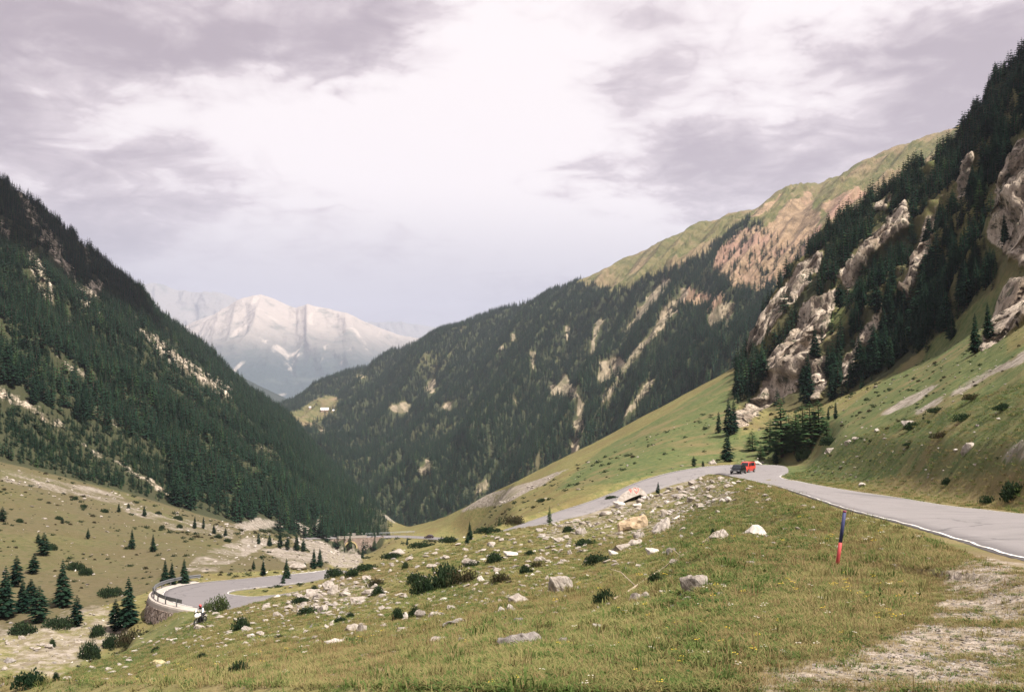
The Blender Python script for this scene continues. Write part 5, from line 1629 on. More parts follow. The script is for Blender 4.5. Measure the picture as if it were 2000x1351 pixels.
SHRUB_J = [shrub_mesh('juniper_shrub', 40 + i, M_JUNI, .075, 1300, .5, .25) for i in range(4)]
SHRUB_W = [shrub_mesh('willow_shrub', 60 + i, M_WILLOW, .075, 1200, .75, .2) for i in range(2)]
SHRUB_R = [shrub_mesh('scrub', 70 + i, M_RHODO, .075, 1100, .6, .25) for i in range(2)]
NAMED_SHRUBS = [
    (862, 1148, 90, 56, 'J', 'biggest dark juniper shrub in the middle of the near slope'), (830, 1158, 62, 40, 'J', 'dark juniper mass joined to the left of the biggest shrub'), (815, 1138, 40, 28, 'J', 'small dark juniper at the upper left of the biggest shrub'), (905, 1140, 56, 34, 'R', 'brownish scrub joined to the right of the biggest shrub'),
    (466, 1232, 50, 32, 'J', 'round dark juniper shrub on the turf below the motorcyclist'), (464, 1320, 56, 36, 'J', 'round dark juniper shrub at the bottom edge of the lower slope'),
    (658, 1126, 40, 24, 'J', 'dark juniper shrub at the end of the visible lower road'), (690, 1126, 36, 20, 'J', 'juniper shrub right of the one at the end of the lower road'), (722, 1112, 60, 14, 'J', 'long low strip of dark scrub on the crest above the bridge'), (770, 1090, 60, 14, 'J', 'long low scrub strip beneath the pale crest slab'), (830, 1068, 60, 14, 'J', 'long low scrub strip on the crest under the far road'), (880, 1058, 50, 13, 'J', 'scrub strip left of the lone crest fir'),
    (970, 1098, 46, 24, 'J', 'dark juniper patch left of the small flat white stone'), (1036, 1084, 26, 13, 'J', 'small dark juniper right of the small flat white stone'), (920, 1106, 36, 16, 'J', 'dark scrub against the pale triangular rock'),
    (1024, 1122, 36, 24, 'J', 'dark juniper above the broad tan rock'), (978, 1138, 46, 24, 'R', 'brownish scrub right of the bright white stone'), (1048, 1108, 30, 16, 'R', 'brown scrub between the tan rock and the crest'),
    (1170, 1100, 56, 26, 'J', 'dark juniper patch below the small white block'), (1140, 1066, 58, 18, 'J', 'low dark juniper strip below the boulder field'), (1112, 1038, 30, 14, 'J', 'small dark shrub left of the boulder field'),
    (1185, 1178, 60, 34, 'J', 'spreading juniper with an upright tip in the grass of mid slope'), (1283, 1142, 36, 34, 'J', 'upright dark juniper beside the lower part of the fallen branch'), (1392, 1052, 16, 26, 'J', 'thin dark shrub against the pale slab of the fallen branch'),
    (780, 1212, 34, 32, 'J', 'left half of the scrub around the bright stone'), (808, 1206, 30, 30, 'J', 'right half of the scrub around the bright stone'),
    (606, 1198, 44, 18, 'J', 'low dark scrub left of the stony patch'), (668, 1216, 36, 14, 'J', 'low dark scrub above the flat pale slab'), (682, 1208, 24, 16, 'J', 'small dark scrub right of the low one above the flat slab'), (590, 1176, 46, 14, 'J', 'dark scrub line in the stony patch'), (735, 1144, 40, 18, 'R', 'brown green scrub at the top of the stony patch'), (737, 1162, 36, 22, 'J', 'dark shrub at the right end of the stony patch'), (790, 1110, 20, 16, 'J', 'small shrub on the upper slope left of the biggest shrub'), (612, 1155, 18, 16, 'J', 'small juniper on the slope above the inner bend'), (548, 1248, 24, 12, 'J', 'flat scrub between the lower stones'), (396, 1284, 26, 12, 'J', 'flat scrub in the turf near the yellowish stone'), (302, 1272, 20, 12, 'J', 'tiny scrub above the yellowish stone'),
    (428, 1194, 46, 38, 'W', 'light green willow bush at the edge of the lower hairpin'), (404, 1193, 26, 24, 'W', 'small pale willow left of the light green willow bush'),
    (252, 1258, 56, 34, 'R', 'brownish bush below the retaining wall'), (195, 1240, 40, 26, 'J', 'dark bush right of the dry stream bed'), (178, 1284, 50, 42, 'J', 'tall dark bush at the edge of the dry stream bed'), (68, 1338, 70, 38, 'J', 'dark bush at the bottom left of the dry stream bed'), (108, 1328, 18, 20, 'J', 'small bush beside the bottom left bush'), (104, 1262, 18, 18, 'J', 'small bush in the middle of the dry stream bed'), (215, 1262, 40, 30, 'J', 'bush between the brownish bush and the stream bed'),
    (110, 1225, 60, 26, 'J', 'dark low bush on the bank above the stream bed'), (40, 1235, 70, 26, 'J', 'dark low bush on the left bank above the stream bed'), (170, 1122, 36, 18, 'J', 'dark bush right of the broad lone conifer'), (150, 1112, 46, 20, 'J', 'dark bush behind the broad lone conifer'), (210, 1165, 50, 24, 'J', 'green bush left of the tall conifer at the wall'), (100, 1072, 30, 14, 'J', 'dark bush on the brown hillside'), (40, 1020, 20, 10, 'J', 'small dark bush high on the brown hillside at left'), (115, 1014, 18, 9, 'J', 'tiny bush high on the brown hillside'), (165, 990, 16, 8, 'J', 'tiny dark bush below the wood'), (205, 1000, 18, 8, 'J', 'tiny low bush below the wood'), (146, 975, 14, 8, 'J', 'tiny bush touching the scree under the wood'), (310, 1004, 16, 8, 'J', 'tiny bush right of the small conifers'), (350, 1015, 22, 12, 'J', 'low bush at the foot of the left wood'), (350, 1030, 18, 9, 'J', 'low bush beneath the foot of the left wood'), (315, 1032, 14, 9, 'J', 'tiny bush on the pale stony strip'), (425, 1050, 20, 10, 'J', 'low bush on the far scree'), (445, 1058, 16, 10, 'J', 'tiny bush under the far scree'),
    (1975, 975, 66, 44, 'J', 'dark green bush at the road edge on the right bank'), (1925, 985, 40, 22, 'J', 'low green bush left of the dark one at the road edge'), (1850, 945, 26, 16, 'J', 'small bush on the bank above the road'),
    (1840, 855, 50, 16, 'R', 'dark heather patch on the right bank under the scree strip'), (1780, 838, 50, 18, 'J', 'dark scrub patch at the top of the right bank'), (1880, 822, 60, 18, 'J', 'long dark scrub patch high on the right bank'), (1960, 800, 50, 16, 'J', 'dark scrub patch near the right edge high on the bank'), (1830, 805, 40, 14, 'J', 'scrub patch between the two scree strips'), (1900, 780, 50, 14, 'R', 'brown scrub beneath the upper scree strip'), (1778, 838, 30, 10, 'R', 'brown scrub left on the right bank'), (1775, 870, 30, 8, 'J', 'small dark scrub on the middle of the right bank'),
    (1622, 868, 40, 22, 'J', 'dark shrub at the toe of the right bank'), (1575, 893, 40, 26, 'J', 'dark shrub beside the larches at the toe of the bank'), (1200, 974, 40, 8, 'J', 'low dark scrub along the lower road edge left of the painted slab'),
    (1000, 1022, 60, 18, 'R', 'reddish brown scrub on the crest between fir and road'), (960, 1040, 60, 16, 'J', 'dark scrub on the crest right of the lone fir'), (1060, 979, 20, 8, 'J', 'small dark bush on the green slope beyond the lower road'),
]
for i, (px, py, w, h, kd, lab) in enumerate(NAMED_SHRUBS):
    p, n = at(px, py)
    if p is None:
        continue
    pool = {'J': SHRUB_J, 'W': SHRUB_W, 'R': SHRUB_R}[kd]
    s = p.y / FPX
    o = link({'J': 'juniper_shrub', 'W': 'willow_shrub', 'R': 'scrub_bush'}[kd], pool[i % len(pool)])
    zmax = {'J': .62, 'W': .8, 'R': .66}[kd]
    o.scale = (w * s / 1.9, w * s / 1.9 * min(1.0, 1.4 * h / w + .35), h * s / zmax)
    o.rotation_euler = (0, 0, random.choice([0, 3.14]) + random.uniform(-.3, .3))
    o.location = p - Vector((0, 0, 0.06 * h * s))
    tag(o, lab, 'shrub')

# ------------------------------------------------------------------ turf, herbs, straw, stones, flowers
def tuft_mesh(name, seed, m, blades, h, spread, w, flop):
    r = random.Random(seed)
    b = MB()
    for _ in range(blades):
        a = r.uniform(0, 6.28); rr = spread * math.sqrt(r.random())
        o = Vector((math.cos(a) * rr, math.sin(a) * rr, -.02))
        a2 = r.uniform(0, 6.28); d = Vector((math.cos(a2), math.sin(a2), 0)); s = Vector((-d.y, d.x, 0))
        L = h * r.uniform(.5, 1.15); k = flop * r.uniform(.3, 1.2)
        m1 = o + d * L * k * .3 + Vector((0, 0, L * .55)); t1 = o + d * L * k + Vector((0, 0, L * (1 - .25 * k)))
        ww = w * r.uniform(.7, 1.3)
        b.add([o - s * ww, o + s * ww, m1 + s * ww * .8, m1 - s * ww * .8, t1], [(0, 1, 2, 3), (3, 2, 4)])
    return b.mesh(name, [m])


def herb_mesh(name, seed, m):
    r = random.Random(seed)
    b = MB()
    for _ in range(34):
        a = r.uniform(0, 6.28); rr = .8 * math.sqrt(r.random())
        o = Vector((math.cos(a) * rr, math.sin(a) * rr, r.uniform(.05, .55)))
        d = Vector((r.gauss(0, 1), r.gauss(0, 1), r.uniform(.1, .9))).normalized(); s = d.cross(Vector((0, 0, 1))).normalized()
        L = r.uniform(.16, .34)
        b.add([o, o + d * L * .5 + s * L * .32, o + d * L, o + d * L * .5 - s * L * .32], [(0, 1, 2, 3)])
    return b.mesh(name, [m])


TUFTS = [tuft_mesh('tuft', 500 + i, M_GRASS, 26, 1.0, .75, .035, .9) for i in range(3)] + [tuft_mesh('tuft', 510, M_STRAW, 14, 1.25, .7, .022, .6), herb_mesh('herb', 515, M_HERB), herb_mesh('herb', 516, M_HERB)]


def polar_spots(n, s_lo, s_hi, rng, keep=None):
    r0 = np.nonzero(SEG == s_lo)[0][0]; r1 = np.nonzero(SEG == s_hi)[0][-1]
    ri = rng.uniform(r0, r1, n); ci = rng.uniform(0, NC - 1.001, n)
    i, j = ri.astype(int), ci.astype(int); u, v_ = (ri - i)[:, None], (ci - j)[:, None]
    G = flatv.reshape(NR, NC, 3)
    P = (G[i, j] * (1 - u) + G[i + 1, j] * u) * (1 - v_) + (G[i, j + 1] * (1 - u) + G[i + 1, j + 1] * u) * v_
    return P, i * NC + j


P1, I1 = polar_spots(165000, 0, 1, RNG)
P3, I3 = polar_spots(26000, 3, 3, RNG)
k3 = to_px(P3)[0] > 1500
P3, I3 = P3[k3], I3[k3]
PP = np.concatenate([P1, P3]); II = np.concatenate([I1, I3])
x_, y_ = to_px(PP)
g_, s_, r_, l_, d_ = gravel[II], scree[II], ROADD[II], lush[II], dry[II]
patch = fbm(PP * [1.5, 1.5, 0], 3, 201)
ok = (x_ > -390) & (x_ < 2390) & (r_ > 0.02) & (PP[:, 1] > 4.5)
ok &= RNG.random(len(PP)) > np.clip(g_ * 0.93 - 0.62 * np.clip(patch * 2.5, 0, 1), 0, 1)
ok &= RNG.random(len(PP)) > s_ * 0.85
PP, II, patch, l_, d_, g_ = PP[ok], II[ok], patch[ok], l_[ok], d_[ok], g_[ok]
n = len(PP)
hgt = 0.042 * np.clip(PP[:, 1] / 7.0, 1.0, 30) ** 0.48 * RNG.uniform(.6, 1.35, n) * (1 - 0.45 * g_) * np.where(PP[:, 1] < 12, 1.0, 1.0)
lushn = l_ + 0.5 * fbm(PP * [0.25, 0.25, 0], 3, 203)
kind_ = np.where(RNG.random(n) < np.clip(lushn * 0.7, 0, .8), RNG.integers(4, 6, n), np.where(RNG.random(n) < np.clip(d_ * 0.75, 0, .72), 3, RNG.integers(0, 3, n)))
tall = (RNG.random(n) < 0.035) & (PP[:, 1] < 45)
hgt = np.where(tall, hgt * RNG.uniform(1.8, 3.2, n), hgt)
wid = hgt * np.where(tall, RNG.uniform(.6, 1.1, n), RNG.uniform(1.6, 2.6, n))
grass = stuff('grass', PP, np.stack([wid, wid, hgt], -1), np.stack([0 * hgt, 0 * hgt, RNG.uniform(0, 6.28, n)], -1), kind_, TUFTS)

# loose stones: gravel underfoot, rubble in the boulder field, stones in the turf
STONES = [rock_mesh('stone', 600 + i, s, M_STONE, 1, 1, .1, 12, True) for i, s in enumerate([(1, .8, .6), (1, .7, .5), (.9, .8, .8)])] + [rock_mesh('stone', 610, (1, .8, .6), M_STONEW, 1, 1, .1, 12, True), rock_mesh('stone', 611, (1, .8, .5), M_STONEG, 1, 1, .1, 12, True)]
Pa, Ia = polar_spots(60000, 0, 1, RNG)
Px, Ix = polar_spots(160000, 0, 1, RNG)
kx = (gravel[Ix] * RNG.random(len(Px)) > 0.30) & (Px[:, 1] > 4)
Pa, Ia = np.concatenate([Pa, Px[kx][:26000]]), np.concatenate([Ia, Ix[kx][:26000]])
fa = fbm(Pa * [0.12, 0.12, 0], 3, 205)
xa_, ya_ = to_px(Pa)
pr = gravel[Ia] * 0.40 + scree[Ia] * 0.5 + 0.08 + 0.16 * np.clip(fa * 2, 0, 1) + np.where((xa_ < 1150) & (ya_ < 1260), 0.18, 0)
ka = (RNG.random(len(Pa)) < pr) & (ROADD[Ia] > 0.3)
Pa, Ia = Pa[ka], Ia[ka]
sa = Pa[:, 1] * RNG.uniform(1, 1, len(Pa)) * 0.0011 * (1 + 5.0 * RNG.random(len(Pa)) ** 4 + 1.0 * scree[Ia])
sa = np.where(gravel[Ia] > 0.3, np.clip(sa, 0.006, 0.030) * (0.35 + 0.65 * RNG.random(len(sa))), sa)
Pb, Ib = polar_spots(16000, 2, 4, RNG)
xb, yb_ = to_px(Pb)
prb = np.clip(scree[Ib], 0, 1) * 0.55 + np.where(xb > 1480, 0.10, np.where(xb < 640, 0.20, 0.03))
kb = (RNG.random(len(Pb)) < prb) & (ROADD[Ib] > 0.3)
Pb, Ib = Pb[kb], Ib[kb]
sb = Pb[:, 1] * 0.0009 * (1 + 3.0 * RNG.random(len(Pb)) ** 3)
Ps = np.concatenate([Pa, Pb]); ss = np.concatenate([sa, sb]); n = len(Ps)
stuff('loose_stones', Ps + np.stack([0 * ss, 0 * ss, ss * 0.15], -1), np.stack([ss, ss * RNG.uniform(.6, 1, n), ss * RNG.uniform(.45, .85, n)], -1), np.stack([RNG.normal(0, .25, n), RNG.normal(0, .25, n), RNG.uniform(0, 6.28, n)], -1),
      RNG.choice(5, n, p=[.28, .26, .22, .12, .12]), STONES)


# low heath and seedlings that speckle the open slopes
Ph, Ih = polar_spots(16000, 3, 4, RNG)
xh, yh = to_px(Ph)
fh = fbm(Ph * [0.03, 0.03, 0], 3, 211)
prh = np.where(xh < 640, 0.36, np.where(xh > 1480, 0.16, 0.10)) * np.clip(0.9 + 1.8 * fh, 0.1, 2.2)
kh = (RNG.random(len(Ph)) < prh) & (scree[Ih] < 0.4) & (ROADD[Ih] > 0.6)
Ph = Ph[kh]; n = len(Ph)
sh_ = np.clip(Ph[:, 1] * 0.0016, 0.12, 0.6) * (0.6 + 2.0 * RNG.random(n) ** 3)
HEATH = [shrub_mesh('heath', 80 + i, m_, .16, 120, .5, .2) for i, m_ in enumerate([M_JUNI, M_RHODO, M_JUNI])]
stuff('undergrowth', Ph, np.stack([sh_ * 1.1, sh_ * .9, sh_ * 1.35], -1), np.stack([0 * sh_, 0 * sh_, RNG.uniform(-.4, .4, n)], -1), RNG.integers(0, 3, n), HEATH)


def flower_mesh(name, col):
    m, t, out = mat(name)
    finish(t, out, col, 0.7)
    b = MB()
    for q in range(5):
        a = q * 2.4; o = Vector((math.cos(a) * .5, math.sin(a) * .5, .8 + .1 * (q % 3)))
        for k in range(4):
            a1, a2 = k * math.pi / 2, (k + 1) * math.pi / 2
            b.add([o, o + Vector((math.cos(a1) * .2, math.sin(a1) * .2, .10)), o + Vector((math.cos(a2) * .2, math.sin(a2) * .2, .10))], [(0, 1, 2)])
    return b.mesh(name, [m])


Pf, If = polar_spots(9000, 1, 1, RNG)
ff_ = fbm(Pf * [0.18, 0.18, 0], 3, 207)
kf = (RNG.random(len(Pf)) < np.clip(ff_ * 0.5 + 0.02, 0, .22)) & (gravel[If] < 0.3) & (ROADD[If] > 0.3) & (Pf[:, 1] < 60)
Pf = Pf[kf]; n = len(Pf)
sf = 0.055 * np.clip(Pf[:, 1] / 10, .8, 2.0)
stuff('wildflowers', Pf, np.stack([sf * .8, sf * .8, sf], -1), np.stack([0 * sf, 0 * sf, RNG.uniform(0, 6.28, n)], -1), RNG.choice(2, n, p=[.55, .45]), [flower_mesh('yellow_petals', (0.62, 0.45, 0.06)), flower_mesh('white_petals', (0.62, 0.58, 0.50))])
# ------------------------------------------------------------------ the marker post by the road
pb, _ = at(1635, 1105)
post = empty('marker_post', tuple(pb))
tag(post, 'slightly leaning wooden snow marker painted blue above and red below', 'marker post')
s_ = pb.y / FPX
top = Vector(px_pt(1650, 996.5, pb.y)) - pb
rad_ = 3.5 * s_
b = MB(); b.tube([top * -0.12, top * 0.2, top * 0.425], [rad_ * 1.05, rad_, rad_], 14); b.build('lower_section', M_POSTR, post, True)
b = MB(); b.tube([top * 0.425, top * 0.7, top * 0.965], [rad_, rad_ * .96, rad_ * .95], 14); b.build('upper_section', M_POSTB, post, True)
b = MB(); b.tube([top * 0.965, top * 0.995, top * 1.0], [rad_ * .97, rad_ * .95, rad_ * .8], 14); b.build('cap', M_POSTC, post, True)

# ------------------------------------------------------------------ fallen dead branch
bp = [(1200, 1176), (1222, 1164), (1242, 1150), (1263, 1135), (1292, 1117), (1312, 1102), (1330, 1090), (1352, 1075), (1374, 1064), (1390, 1050)]
pts = [at(*q)[0] for q in bp]
o0 = pts[0].copy()
branch = empty('fallen_branch', tuple(o0))
tag(branch, 'long bleached fallen branch lying down the grass slope among stones', 'branch')
k_ = pts[4].y / FPX
loc_ = [p - o0 + Vector((0, 0, 4.5 * k_ + random.uniform(-.6, .6) * k_)) for p in pts]
b = MB(); b.tube(loc_, [(1.6 + 1.9 * i / 9) * k_ for i in range(10)], 8); b.build('trunk', M_WOOD, branch, True)
for i, (dx, dz) in enumerate([(-.9, .5), (.8, .35), (-.6, .3), (.9, .5)]):
    a = loc_[2 + i * 2]
    b = MB(); b.tube([a, a + Vector((dx * .3, .1, dz * .5)), a + Vector((dx * .55, .25, dz * .6))], [.9 * k_, .6 * k_, .2 * k_], 6); b.build('side_twig', M_WOOD, branch, True)

# ------------------------------------------------------------------ the slab with the painted heart
F_ = [(1203, 984), (1206, 975), (1214, 965), (1226, 957), (1239, 950.5), (1251, 953), (1260, 960), (1265, 968.5), (1258, 968), (1250, 965.5), (1236, 970.5), (1218, 979), (1214, 984)]
ref = at(1232, 982)[0]
D0 = min(ref.y, 147.0)


def slab_pt(px, py, fwd=0.0):
    d = D0 + (984 - py) * 0.085 - fwd
    return Vector(px_pt(px, py, d))


front = [slab_pt(*q) for q in F_]
o0 = front[0].copy()
slab = empty('painted_boulder', tuple(o0))
tag(slab, 'whitish slab shaped boulder with a red heart sprayed on it beside the upper road', 'rock')
cen = sum(front, Vector()) / len(front)
bm = bmesh.new()
fv = [bm.verts.new(p - o0) for p in front]
bv_ = [bm.verts.new(cen + (p - cen) * 0.93 + Vector((0.25, 2.3, -0.35)) - o0) for p in front]
bm.faces.new(fv)
bm.faces.new(bv_[::-1])
for i in range(len(fv)):
    j = (i + 1) % len(fv)
    bm.faces.new((fv[j], fv[i], bv_[i], bv_[j]))
bmesh.ops.recalc_face_normals(bm, faces=bm.faces)
me = bpy.data.meshes.new('slab'); bm.to_mesh(me); bm.free(); me.materials.append(M_STONE)
link('slab', me, slab)
heart = [(1243.3, 963.8), (1240.6, 960.2), (1238.0, 956.6), (1237.6, 953.9), (1239.3, 952.4), (1241.6, 953.2), (1242.9, 955.6), (1244.6, 953.6), (1246.4, 953.7), (1247.4, 955.6), (1246.6, 958.6), (1244.8, 961.6), (1243.3, 963.8)]
mark = [(1229.6, 954.8), (1228.8, 957.2), (1230.2, 959.6), (1232.8, 959.0), (1233.0, 957.0), (1231.2, 955.4), (1229.8, 957.4), (1231.6, 958.4), (1232.2, 962.4)]
for nm, poly, w_ in (('painted_heart', heart, 0.75), ('painted_mark', mark, 0.7)):
    P = [slab_pt(x, y, 0.02) - o0 for x, y in poly]
    b = MB()
    hw = w_ * D0 / FPX
    L_, R_ = [], []
    for i in range(len(P)):
        t_ = (P[min(i + 1, len(P) - 1)] - P[max(i - 1, 0)]).normalized()
        n_ = t_.cross(Vector((0, 1, 0.2))).normalized()
        L_.append(P[i] + n_ * hw); R_.append(P[i] - n_ * hw)
    b.add(L_ + R_, [(i, i + 1, len(P) + i + 1, len(P) + i) for i in range(len(P) - 1)])
    b.build(nm, M_HEART, slab)
for i, (px, py, w, h, lab) in enumerate([(1210, 984, 22, 14, 'rough stone propping the lower left end of the painted slab'), (1259, 972, 18, 14, 'small stone at the right end of the painted slab'), (1271, 968, 14, 9, 'round stone just right of the painted slab')]):
    put_rock(px, py, w, h, ROCK_WHITE[i % 3], lab)

# ------------------------------------------------------------------ motorcycle and rider by the lower hairpin
mp = at(391, 1219)[0]
myaw = math.radians(-104)
bike = empty('motorcycle', tuple(mp), myaw)
tag(bike, 'black and white motorcycle at the grassy edge below the lower hairpin', 'motorcycle')
for x in (0.72, -0.70):
    w = empty('wheel', (x, 0, 0.32)); w.parent = bike
    b = MB()
    ring = [(math.cos(2 * math.pi * q / 22), math.sin(2 * math.pi * q / 22)) for q in range(22)]
    prof = [(.32, -.03), (.325, .0), (.32, .03), (.27, .06), (.23, .03), (.23, -.03), (.27, -.06)]
    vs = [(c * r_, y, s2 * r_) for c, s2 in ring for r_, y in prof]
    k = len(prof)
    b.add(vs, [(q * k + j, q * k + (j + 1) % k, ((q + 1) % 22) * k + (j + 1) % k, ((q + 1) % 22) * k + j) for q in range(22) for j in range(k)])
    b.build('tyre', M_TYRE, w, True)
    b = MB()
    for q in range(6):
        a = q * math.pi / 3
        b.tube([(0, 0, 0), (.24 * math.cos(a), 0, .24 * math.sin(a))], .018, 6)
    b.tube([(0, -.09, 0), (0, .09, 0)], .05, 10); b.build('rim', M_ALLOY, w)
b = MB()
for s in (1, -1):
    b.tube([(.72, s * .09, .32), (.56, s * .09, .70), (.46, s * .09, .96)], .026, 8)
b.build('fork', M_ALLOY, bike, True)
b = MB(); b.tube([(-.70, .09, .32), (-.25, .10, .42), (0, .08, .5)], .03, 8); b.tube([(-.70, -.09, .32), (-.25, -.10, .42), (0, -.08, .5)], .03, 8); b.build('swing_arm', M_LEATHER, bike, True)
b = MB(); b.box((-.22, -.18, .24), (.34, .18, .62)); b.tube([(.1, .0, .6), (.14, .0, .2)], [.2, .15], 10); o = b.build('engine', M_TYRE, bike)
b = MB(); b.tube([(-.12, 0, .74), (.05, 0, .84), (.25, 0, .86), (.42, 0, .80)], [.11, .17, .18, .10], 12); b.build('fuel_tank', M_WHITE, bike, True)
b = MB(); b.tube([(-.85, 0, .86), (-.55, 0, .80), (-.25, 0, .74), (-.05, 0, .78)], [.06, .13, .13, .10], 10); b.build('seat', M_LEATHER, bike, True)
b = MB(); b.tube([(.40, 0, .82), (.56, 0, .88), (.70, 0, .82), (.78, 0, .72)], [.20, .22, .17, .06], 14); b.build('fairing', M_WHITE, bike, True)
b = MB(); b.tube([(.76, 0, .83), (.80, 0, .82)], [.075, .06], 12); b.build('headlight', M_LAMP, bike, True)
b = MB(); b.tube([(.42, -.36, 1.0), (.47, -.16, 1.03), (.47, .16, 1.03), (.42, .36, 1.0)], .016, 8); b.build('handlebar', M_LEATHER, bike, True)
b = MB(); b.add([(.58, -.17, 1.0), (.58, .17, 1.0), (.45, .12, 1.2), (.45, -.12, 1.2)], [(0, 1, 2, 3)]); b.build('windscreen', M_GLASS, bike)
b = MB(); b.tube([(.2, -.16, .3), (-.2, -.2, .28), (-.75, -.2, .45)], [.03, .04, .055], 8); b.build('exhaust', M_ALLOY, bike, True)


def skin_body(name, chains, mats_, parent=None):
    """chains: lists of (position, radius); a chain may begin at an existing joint (same position)."""
    vs, es, rs, key = [], [], [], {}
    for ch in chains:
        prev = None
        for p, r_ in ch:
            kk = tuple(round(c, 4) for c in p)
            if kk not in key:
                key[kk] = len(vs); vs.append(p); rs.append(r_)
            i = key[kk]
            if prev is not None and prev != i:
                es.append((prev, i))
            prev = i
    me_ = bpy.data.meshes.new(name)
    me_.from_pydata(vs, es, [])
    for m in mats_:
        me_.materials.append(m)
    o = link(name, me_, parent)
    md = o.modifiers.new('skin', 'SKIN'); md.use_smooth_shade = True
    for i, r_ in enumerate(rs):
        me_.skin_vertices[0].data[i].radius = (r_, r_)
        me_.skin_vertices[0].data[i].use_root = (i == 0)
    sb = o.modifiers.new('smooth', 'SUBSURF'); sb.levels = 1; sb.render_levels = 2
    return o


chains = [[((-.28, 0, .90), .15), ((-.24, 0, 1.08), .14), ((-.14, 0, 1.28), .155), ((-.06, 0, 1.40), .12), ((-.02, 0, 1.49), .055), ((.03, 0, 1.58), .085), ((.05, 0, 1.66), .08)]]
for s in (1, -1):
    hand = (.40, s * .335, 1.035)
    chains.append([((-.06, 0, 1.40), .12), ((-.07, s * .19, 1.38), .075), ((.10, s * .34, 1.20), .055), ((.33, s * .34, 1.06), .038), (hand, .036)])
    for q, (dy, ln) in enumerate([(-.036, .030), (-.013, .036), (.011, .034), (.034, .026)]):
        f0 = (.435, s * .335 + dy, 1.05); f1 = (.468, s * .335 + dy, 1.035 + .002 * q); f2 = (.463, s * .335 + dy, 1.035 - ln); f3 = (.440, s * .335 + dy, 1.02 - ln)
        chains.append([(hand, .036), (f0, .010), (f1, .0095), (f2, .009), (f3, .008)])
    chains.append([(hand, .036), ((.415, s * .285, 1.02), .011), ((.445, s * .275, 1.0), .010), ((.462, s * .29, .99), .008)])
    chains.append([((-.28, 0, .90), .15), ((-.20, s * .13, .86), .10), ((.18, s * .24, .70), .075), ((.02, s * .23, .40), .052), ((-.04, s * .22, .27), .042), ((.06, s * .23, .22), .042), ((.16, s * .24, .22), .03)])
rider = empty('person', tuple(mp), myaw)
tag(rider, 'motorcyclist in a white and black jacket and red helmet astride the motorcycle', 'person')
skin_body('body', chains, [M_LEATHER], rider)
jk = [[((-.255, 0, 1.02), .155), ((-.14, 0, 1.28), .172), ((-.06, 0, 1.395), .135)]]
for s in (1, -1):
    jk.append([((-.06, 0, 1.395), .135), ((-.07, s * .19, 1.38), .088), ((.10, s * .34, 1.20), .066), ((.28, s * .34, 1.09), .05)])
skin_body('jacket', jk, [M_WHITE], rider)
b = MB()
vs, fs = [], []
for i in range(9):
    for j in range(14):
        th = math.pi * i / 8; ph = 2 * math.pi * j / 14
        vs.append((.045 + .15 * math.sin(th) * math.cos(ph), .125 * math.sin(th) * math.sin(ph), 1.635 + .145 * math.cos(th)))
fs = [(i * 14 + j, i * 14 + (j + 1) % 14, (i + 1) * 14 + (j + 1) % 14, (i + 1) * 14 + j) for i in range(8) for j in range(14)]
b.add(vs, fs); hm_ = b.build('helmet', M_HELMET, rider, True)
b = MB(); b.add([(.178, .085, 1.60), (.178, -.085, 1.60), (.165, -.09, 1.68), (.165, .09, 1.68), (.205, .03, 1.60), (.205, -.03, 1.60), (.195, -.03, 1.68), (.195, .03, 1.68)], [(0, 4, 7, 3), (4, 5, 6, 7), (5, 1, 2, 6)]); b.build('visor', M_GLASS, hm_)

# ------------------------------------------------------------------ alpine hut on the clearing of the wooded ridge
def on_ridge(px, py):
    h_ = ridge_bvh.ray_cast(ORIGIN, Vector(px_dir(px, py)).normalized(), 9000)[0]
    return h_


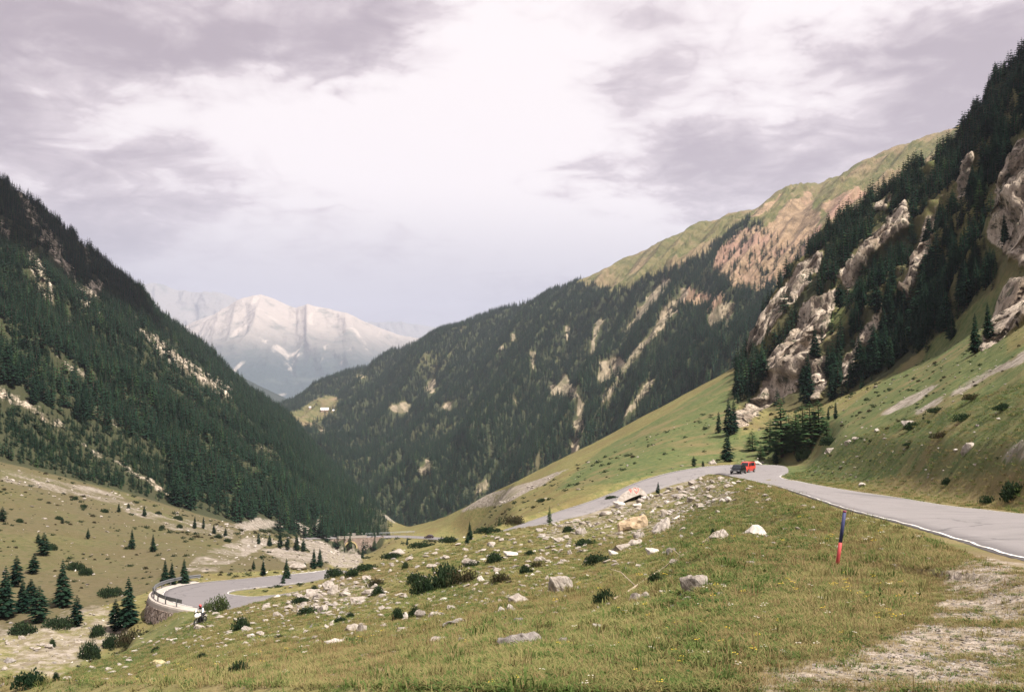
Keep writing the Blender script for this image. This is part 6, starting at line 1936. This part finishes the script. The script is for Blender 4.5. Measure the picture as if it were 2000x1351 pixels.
def hut(px, py, wpx, hpx, label):
    p = on_ridge(px, py)
    if p is None:
        return
    s = p.y / FPX
    L, H, Dp = wpx * s, hpx * s, wpx * s * 0.7
    root = empty('mountain_hut', tuple(p), 0.15)
    tag(root, label, 'hut')
    b = MB(); b.box((-L / 2, -Dp / 2, -4), (L / 2, Dp / 2, H * .45)); b.add([(-L / 2, -Dp / 2, H * .45), (-L / 2, Dp / 2, H * .45), (-L / 2, 0, H * .93)], [(0, 2, 1)]); b.add([(L / 2, -Dp / 2, H * .45), (L / 2, Dp / 2, H * .45), (L / 2, 0, H * .93)], [(0, 1, 2)])
    b.build('wall', M_PLASTER, root)
    b = MB(); e = L * .04
    b.add([(-L / 2 - e, -Dp * .58, H * .38), (L / 2 + e, -Dp * .58, H * .38), (L / 2 + e, 0, H), (-L / 2 - e, 0, H), (L / 2 + e, Dp * .58, H * .38), (-L / 2 - e, Dp * .58, H * .38),
           (-L / 2 - e, -Dp * .58, H * .34), (L / 2 + e, -Dp * .58, H * .34), (L / 2 + e, Dp * .58, H * .34), (-L / 2 - e, Dp * .58, H * .34)], [(0, 1, 2, 3), (3, 2, 4, 5), (6, 7, 1, 0), (4, 8, 9, 5), (7, 8, 4, 2, 1), (0, 3, 5, 9, 6)])
    b.build('roof', M_ROOFW, root)
    for q in range(3):
        b = MB(); x = (-.3 + .3 * q) * L; b.box((x - .05 * L, -Dp / 2 - .08, H * .14), (x + .05 * L, -Dp / 2 - .02, H * .32)); b.build('window', M_GLASS, root)


hut(634, 802.5, 14, 6.5, 'long alpine hut with a shining pale roof in the clearing of the far ridge')
hut(651.5, 803, 4, 3.5, 'tiny pale shed right of the long alpine hut')
hut(605.5, 797, 4, 3.5, 'tiny pale hut at the left end of the clearing')

# ------------------------------------------------------------------ unseen cumulus, added overhead to shade the left mountainside
m, t, out = mat('shade_cloud_white')
finish(t, out, (0.85, 0.85, 0.86), 1.0, spec=0.0)
r = random.Random(5)
bm = bmesh.new()
for cx, cy, ex, ey, nn in ((300, -11, 340, 470, 48),):
    for _ in range(nn):
        a, q = r.uniform(0, 6.28), math.sqrt(r.random())
        rr = r.uniform(90, 190)
        M_ = Matrix.Translation((cx + ex * q * math.cos(a), cy + ey * q * math.sin(a), 2090 + r.uniform(-20, 130))) @ Matrix.Diagonal((rr, rr, rr * .5, 1))
        bmesh.ops.create_icosphere(bm, subdivisions=3, radius=1, matrix=M_)
me = bpy.data.meshes.new('shade_clouds')
Vc = np.array([v.co[:] for v in bm.verts])
for v, q in zip(bm.verts, fbm(Vc * 0.012, 4, 301)):
    v.co += v.normal * float(28 * q)
bm.to_mesh(me); bm.free(); me.materials.append(m)
me.polygons.foreach_set('use_smooth', np.ones(len(me.polygons), bool))
tag(link('shade_clouds', me), kind='stuff')

# ------------------------------------------------------------------ thin air between here and the far ranges
bm = bmesh.new(); bmesh.ops.create_cube(bm, size=1.0)
me = bpy.data.meshes.new('haze'); bm.to_mesh(me); bm.free()
hz = link('haze', me)
hz.scale = (24000, 19500, 2700); hz.location = (0, 9000, 440)
m, t, out = mat('mountain_air')
pv = t.n('ShaderNodeVolumePrincipled', ins={'Color': (0.62, 0.67, 0.83, 1), 'Density': 0.00006, 'Anisotropy': 0.1})
t.t.links.new(pv.outputs[0], out.inputs['Volume'])
me.materials.append(m)
tag(hz, kind='stuff')
